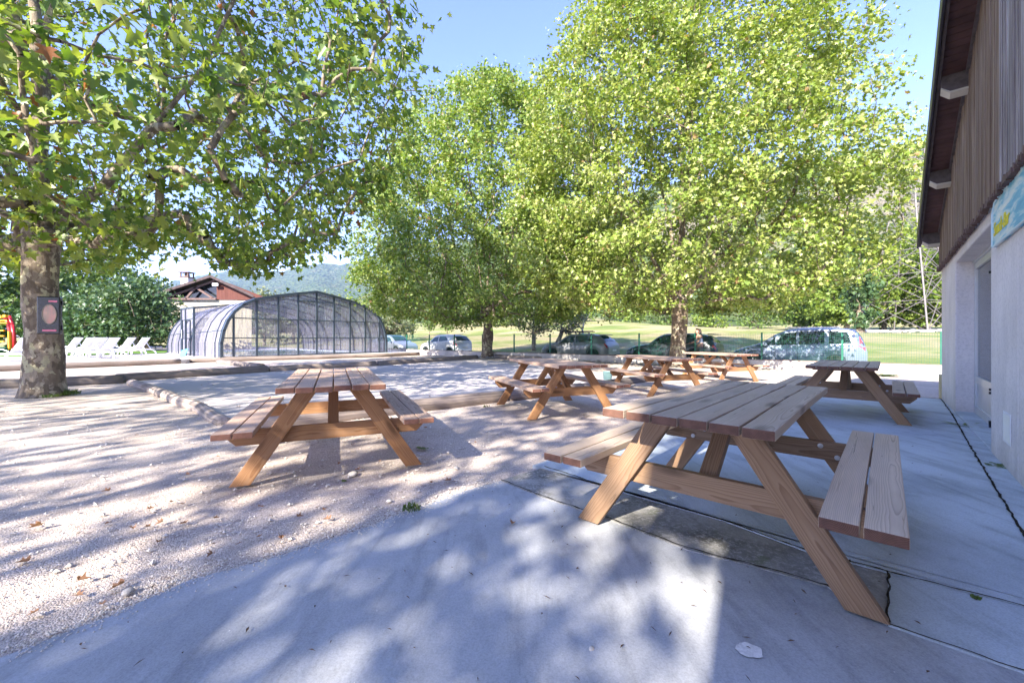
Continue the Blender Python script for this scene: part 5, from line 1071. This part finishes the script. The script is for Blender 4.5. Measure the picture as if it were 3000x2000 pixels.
def pebble(x,y,r,seed,label,mat):
    random.seed(seed); bm=bmesh.new(); bmesh.ops.create_icosphere(bm,subdivisions=2,radius=r)
    for v in bm.verts: v.co*=1+.25*mnoise.noise(v.co*(1.2/r)+Vector((seed,0,0))); v.co.z*=.62; v.co.x*=1.25
    me=bpy.data.meshes.new('pebble'); bm.to_mesh(me); bm.free(); me.materials.append(mat); me.polygons.foreach_set('use_smooth',[True]*len(me.polygons)); o=bpy.data.objects.new('pebble',me); C.objects.link(o); o.location=(x,y,gz(x,y)+r*.45); o.rotation_euler=(0,0,seed); tag(o,label,'stone'); return o
PS=plain('pale_pebble',(.62,.57,.50),.8,.2,var=.12,sc=20)
pebble(*pw(1034,1393),.034,1,'rounded cream stone on the gravel below the left table',PS)
pebble(*pw(1337,1372),.02,2,'small grey stone on the gravel right of the left table',M['stone']); pebble(*pw(1140,1470),.018,3,'small white stone near the slab edge',PS)
pebble(*pw(1733,1902),.010,4,'small whitish pebble lying on the sunlit concrete',PS); pebble(*pw(376,1738),.022,5,'flat grey stone at the lower left by the largest leaf',M['stone'])
mb=MB(); random.seed(8)
for i in range(3400):
    Y=random.uniform(1.3,6.5); X_=random.uniform(-1.24,.15)*Y
    if not(X_<np.interp(Y,[p[1] for p in ge],[p[0] for p in ge])-.02) : continue
    r=random.uniform(.004,.011)*(1 if random.random()<.9 else 1.9); q=random.uniform(0,6); c_=(X_,Y,gz(X_,Y)+.002)
    v=[(1,0,0),(0,.8,0),(-1,.2,0),(0,-.9,0),(.1,0,.7)]; mb.add([(c_[0]+r*(a*math.cos(q)-b*math.sin(q)),c_[1]+r*(a*math.sin(q)+b*math.cos(q)),c_[2]+r*z+.002) for a,b,z in v],[(0,1,4),(1,2,4),(2,3,4),(3,0,4)])
for i in range(1900):
    j=random.randrange(len(ge)-1); a=Vector((*ge[j],0)); b=Vector((*ge[j+1],0)); q0=a.lerp(b,random.random()); t_=(b-a).normalized(); d_=random.gauss(0,.035); d_=abs(d_)*1.2 if random.random()<.3 else -abs(d_)*1.5
    c_=(q0.x+t_.y*d_,q0.y-t_.x*d_,.004 if d_>0 else .001); r=random.uniform(.0025,.008); q=random.uniform(0,6)
    mb.add([(c_[0]+r*(a_*math.cos(q)-b_*math.sin(q)),c_[1]+r*(a_*math.sin(q)+b_*math.cos(q)),c_[2]+r*z+.001) for a_,b_,z in [(1,0,0),(0,.8,0),(-1,.2,0),(0,-.9,0),(.1,0,.7)]],[(0,1,4),(1,2,4),(2,3,4),(3,0,4)])
o=mb.build('loose_gravel',PS); tag(o,'loose pale gravel stones strewn over the ground','gravel',kind='stuff')
mb=MB(); n=26; x,y=pw(2195,1909); mb.add([(x,y,.0105)]+[(x+.045*(1+.35*mnoise.noise(Vector((math.cos(a)*2,math.sin(a)*2,0))))*math.cos(a),y+.036*(1+.35*mnoise.noise(Vector((math.cos(a)*2,math.sin(a)*2,3))))*math.sin(a),.0088) for a in np.linspace(0,6.283,n,endpoint=False)],[(0,i+1,(i+1)%n+1) for i in range(n)])
tag(mb.build('paint_splash',plain('white_splash',(.72,.71,.70),.8,.2,var=.2,sc=60)),'small white paint splash on the near concrete slab','stain')
mb=MB(); x,y=bf(5.0,WP-.12)[:2]; 
print('objects',len(bpy.data.objects))

mb=MB(); random.seed(77)
for i in range(420):
    Y=random.uniform(1.35,7.5); X_=random.uniform(-1.1,1.05)*Y; pe=X_*DY-Y*DX
    if pe>.6: continue
    L_=random.uniform(.005,.022); q=random.uniform(0,6.28); w_=random.uniform(.0015,.005); zz=gz(X_,Y)+(.030 if pe>-2.3 and X_*DX+Y*DY>2.7 else .014)
    c,s_=math.cos(q),math.sin(q); mb.add([(X_-c*L_,Y-s_*L_,zz),(X_+s_*w_,Y-c*w_,zz+.002),(X_+c*L_,Y+s_*L_,zz+.001),(X_-s_*w_,Y+c*w_,zz+.004)],[(0,1,2,3)])
o=mb.build('leaf_crumbs',plain('crumb_brown',(.12,.075,.05),.9,.1,var=.5,sc=30)); tag(o,'tiny brown twig and leaf crumbs strewn over slab and gravel','leaf litter',kind='stuff')
print('objects',len(bpy.data.objects))
# ---------------------------------------------------------------- haze
hz=N('haze_air'); hz.t.nodes.remove(hz.b); pv=hz.n('VolumePrincipled'); pv.inputs['Color'].default_value=(.50,.68,1.,1); pv.inputs['Density'].default_value=.00012; pv.inputs['Anisotropy'].default_value=.2
hz.l(pv.outputs[0],hz.out.inputs['Volume']); mb=MB(); mb.box((0,1500,250),(9600,5200,503.8)); o=mb.build('haze',hz.mat); tag(o,'thin pale air softening the far hills','haze',kind='stuff')
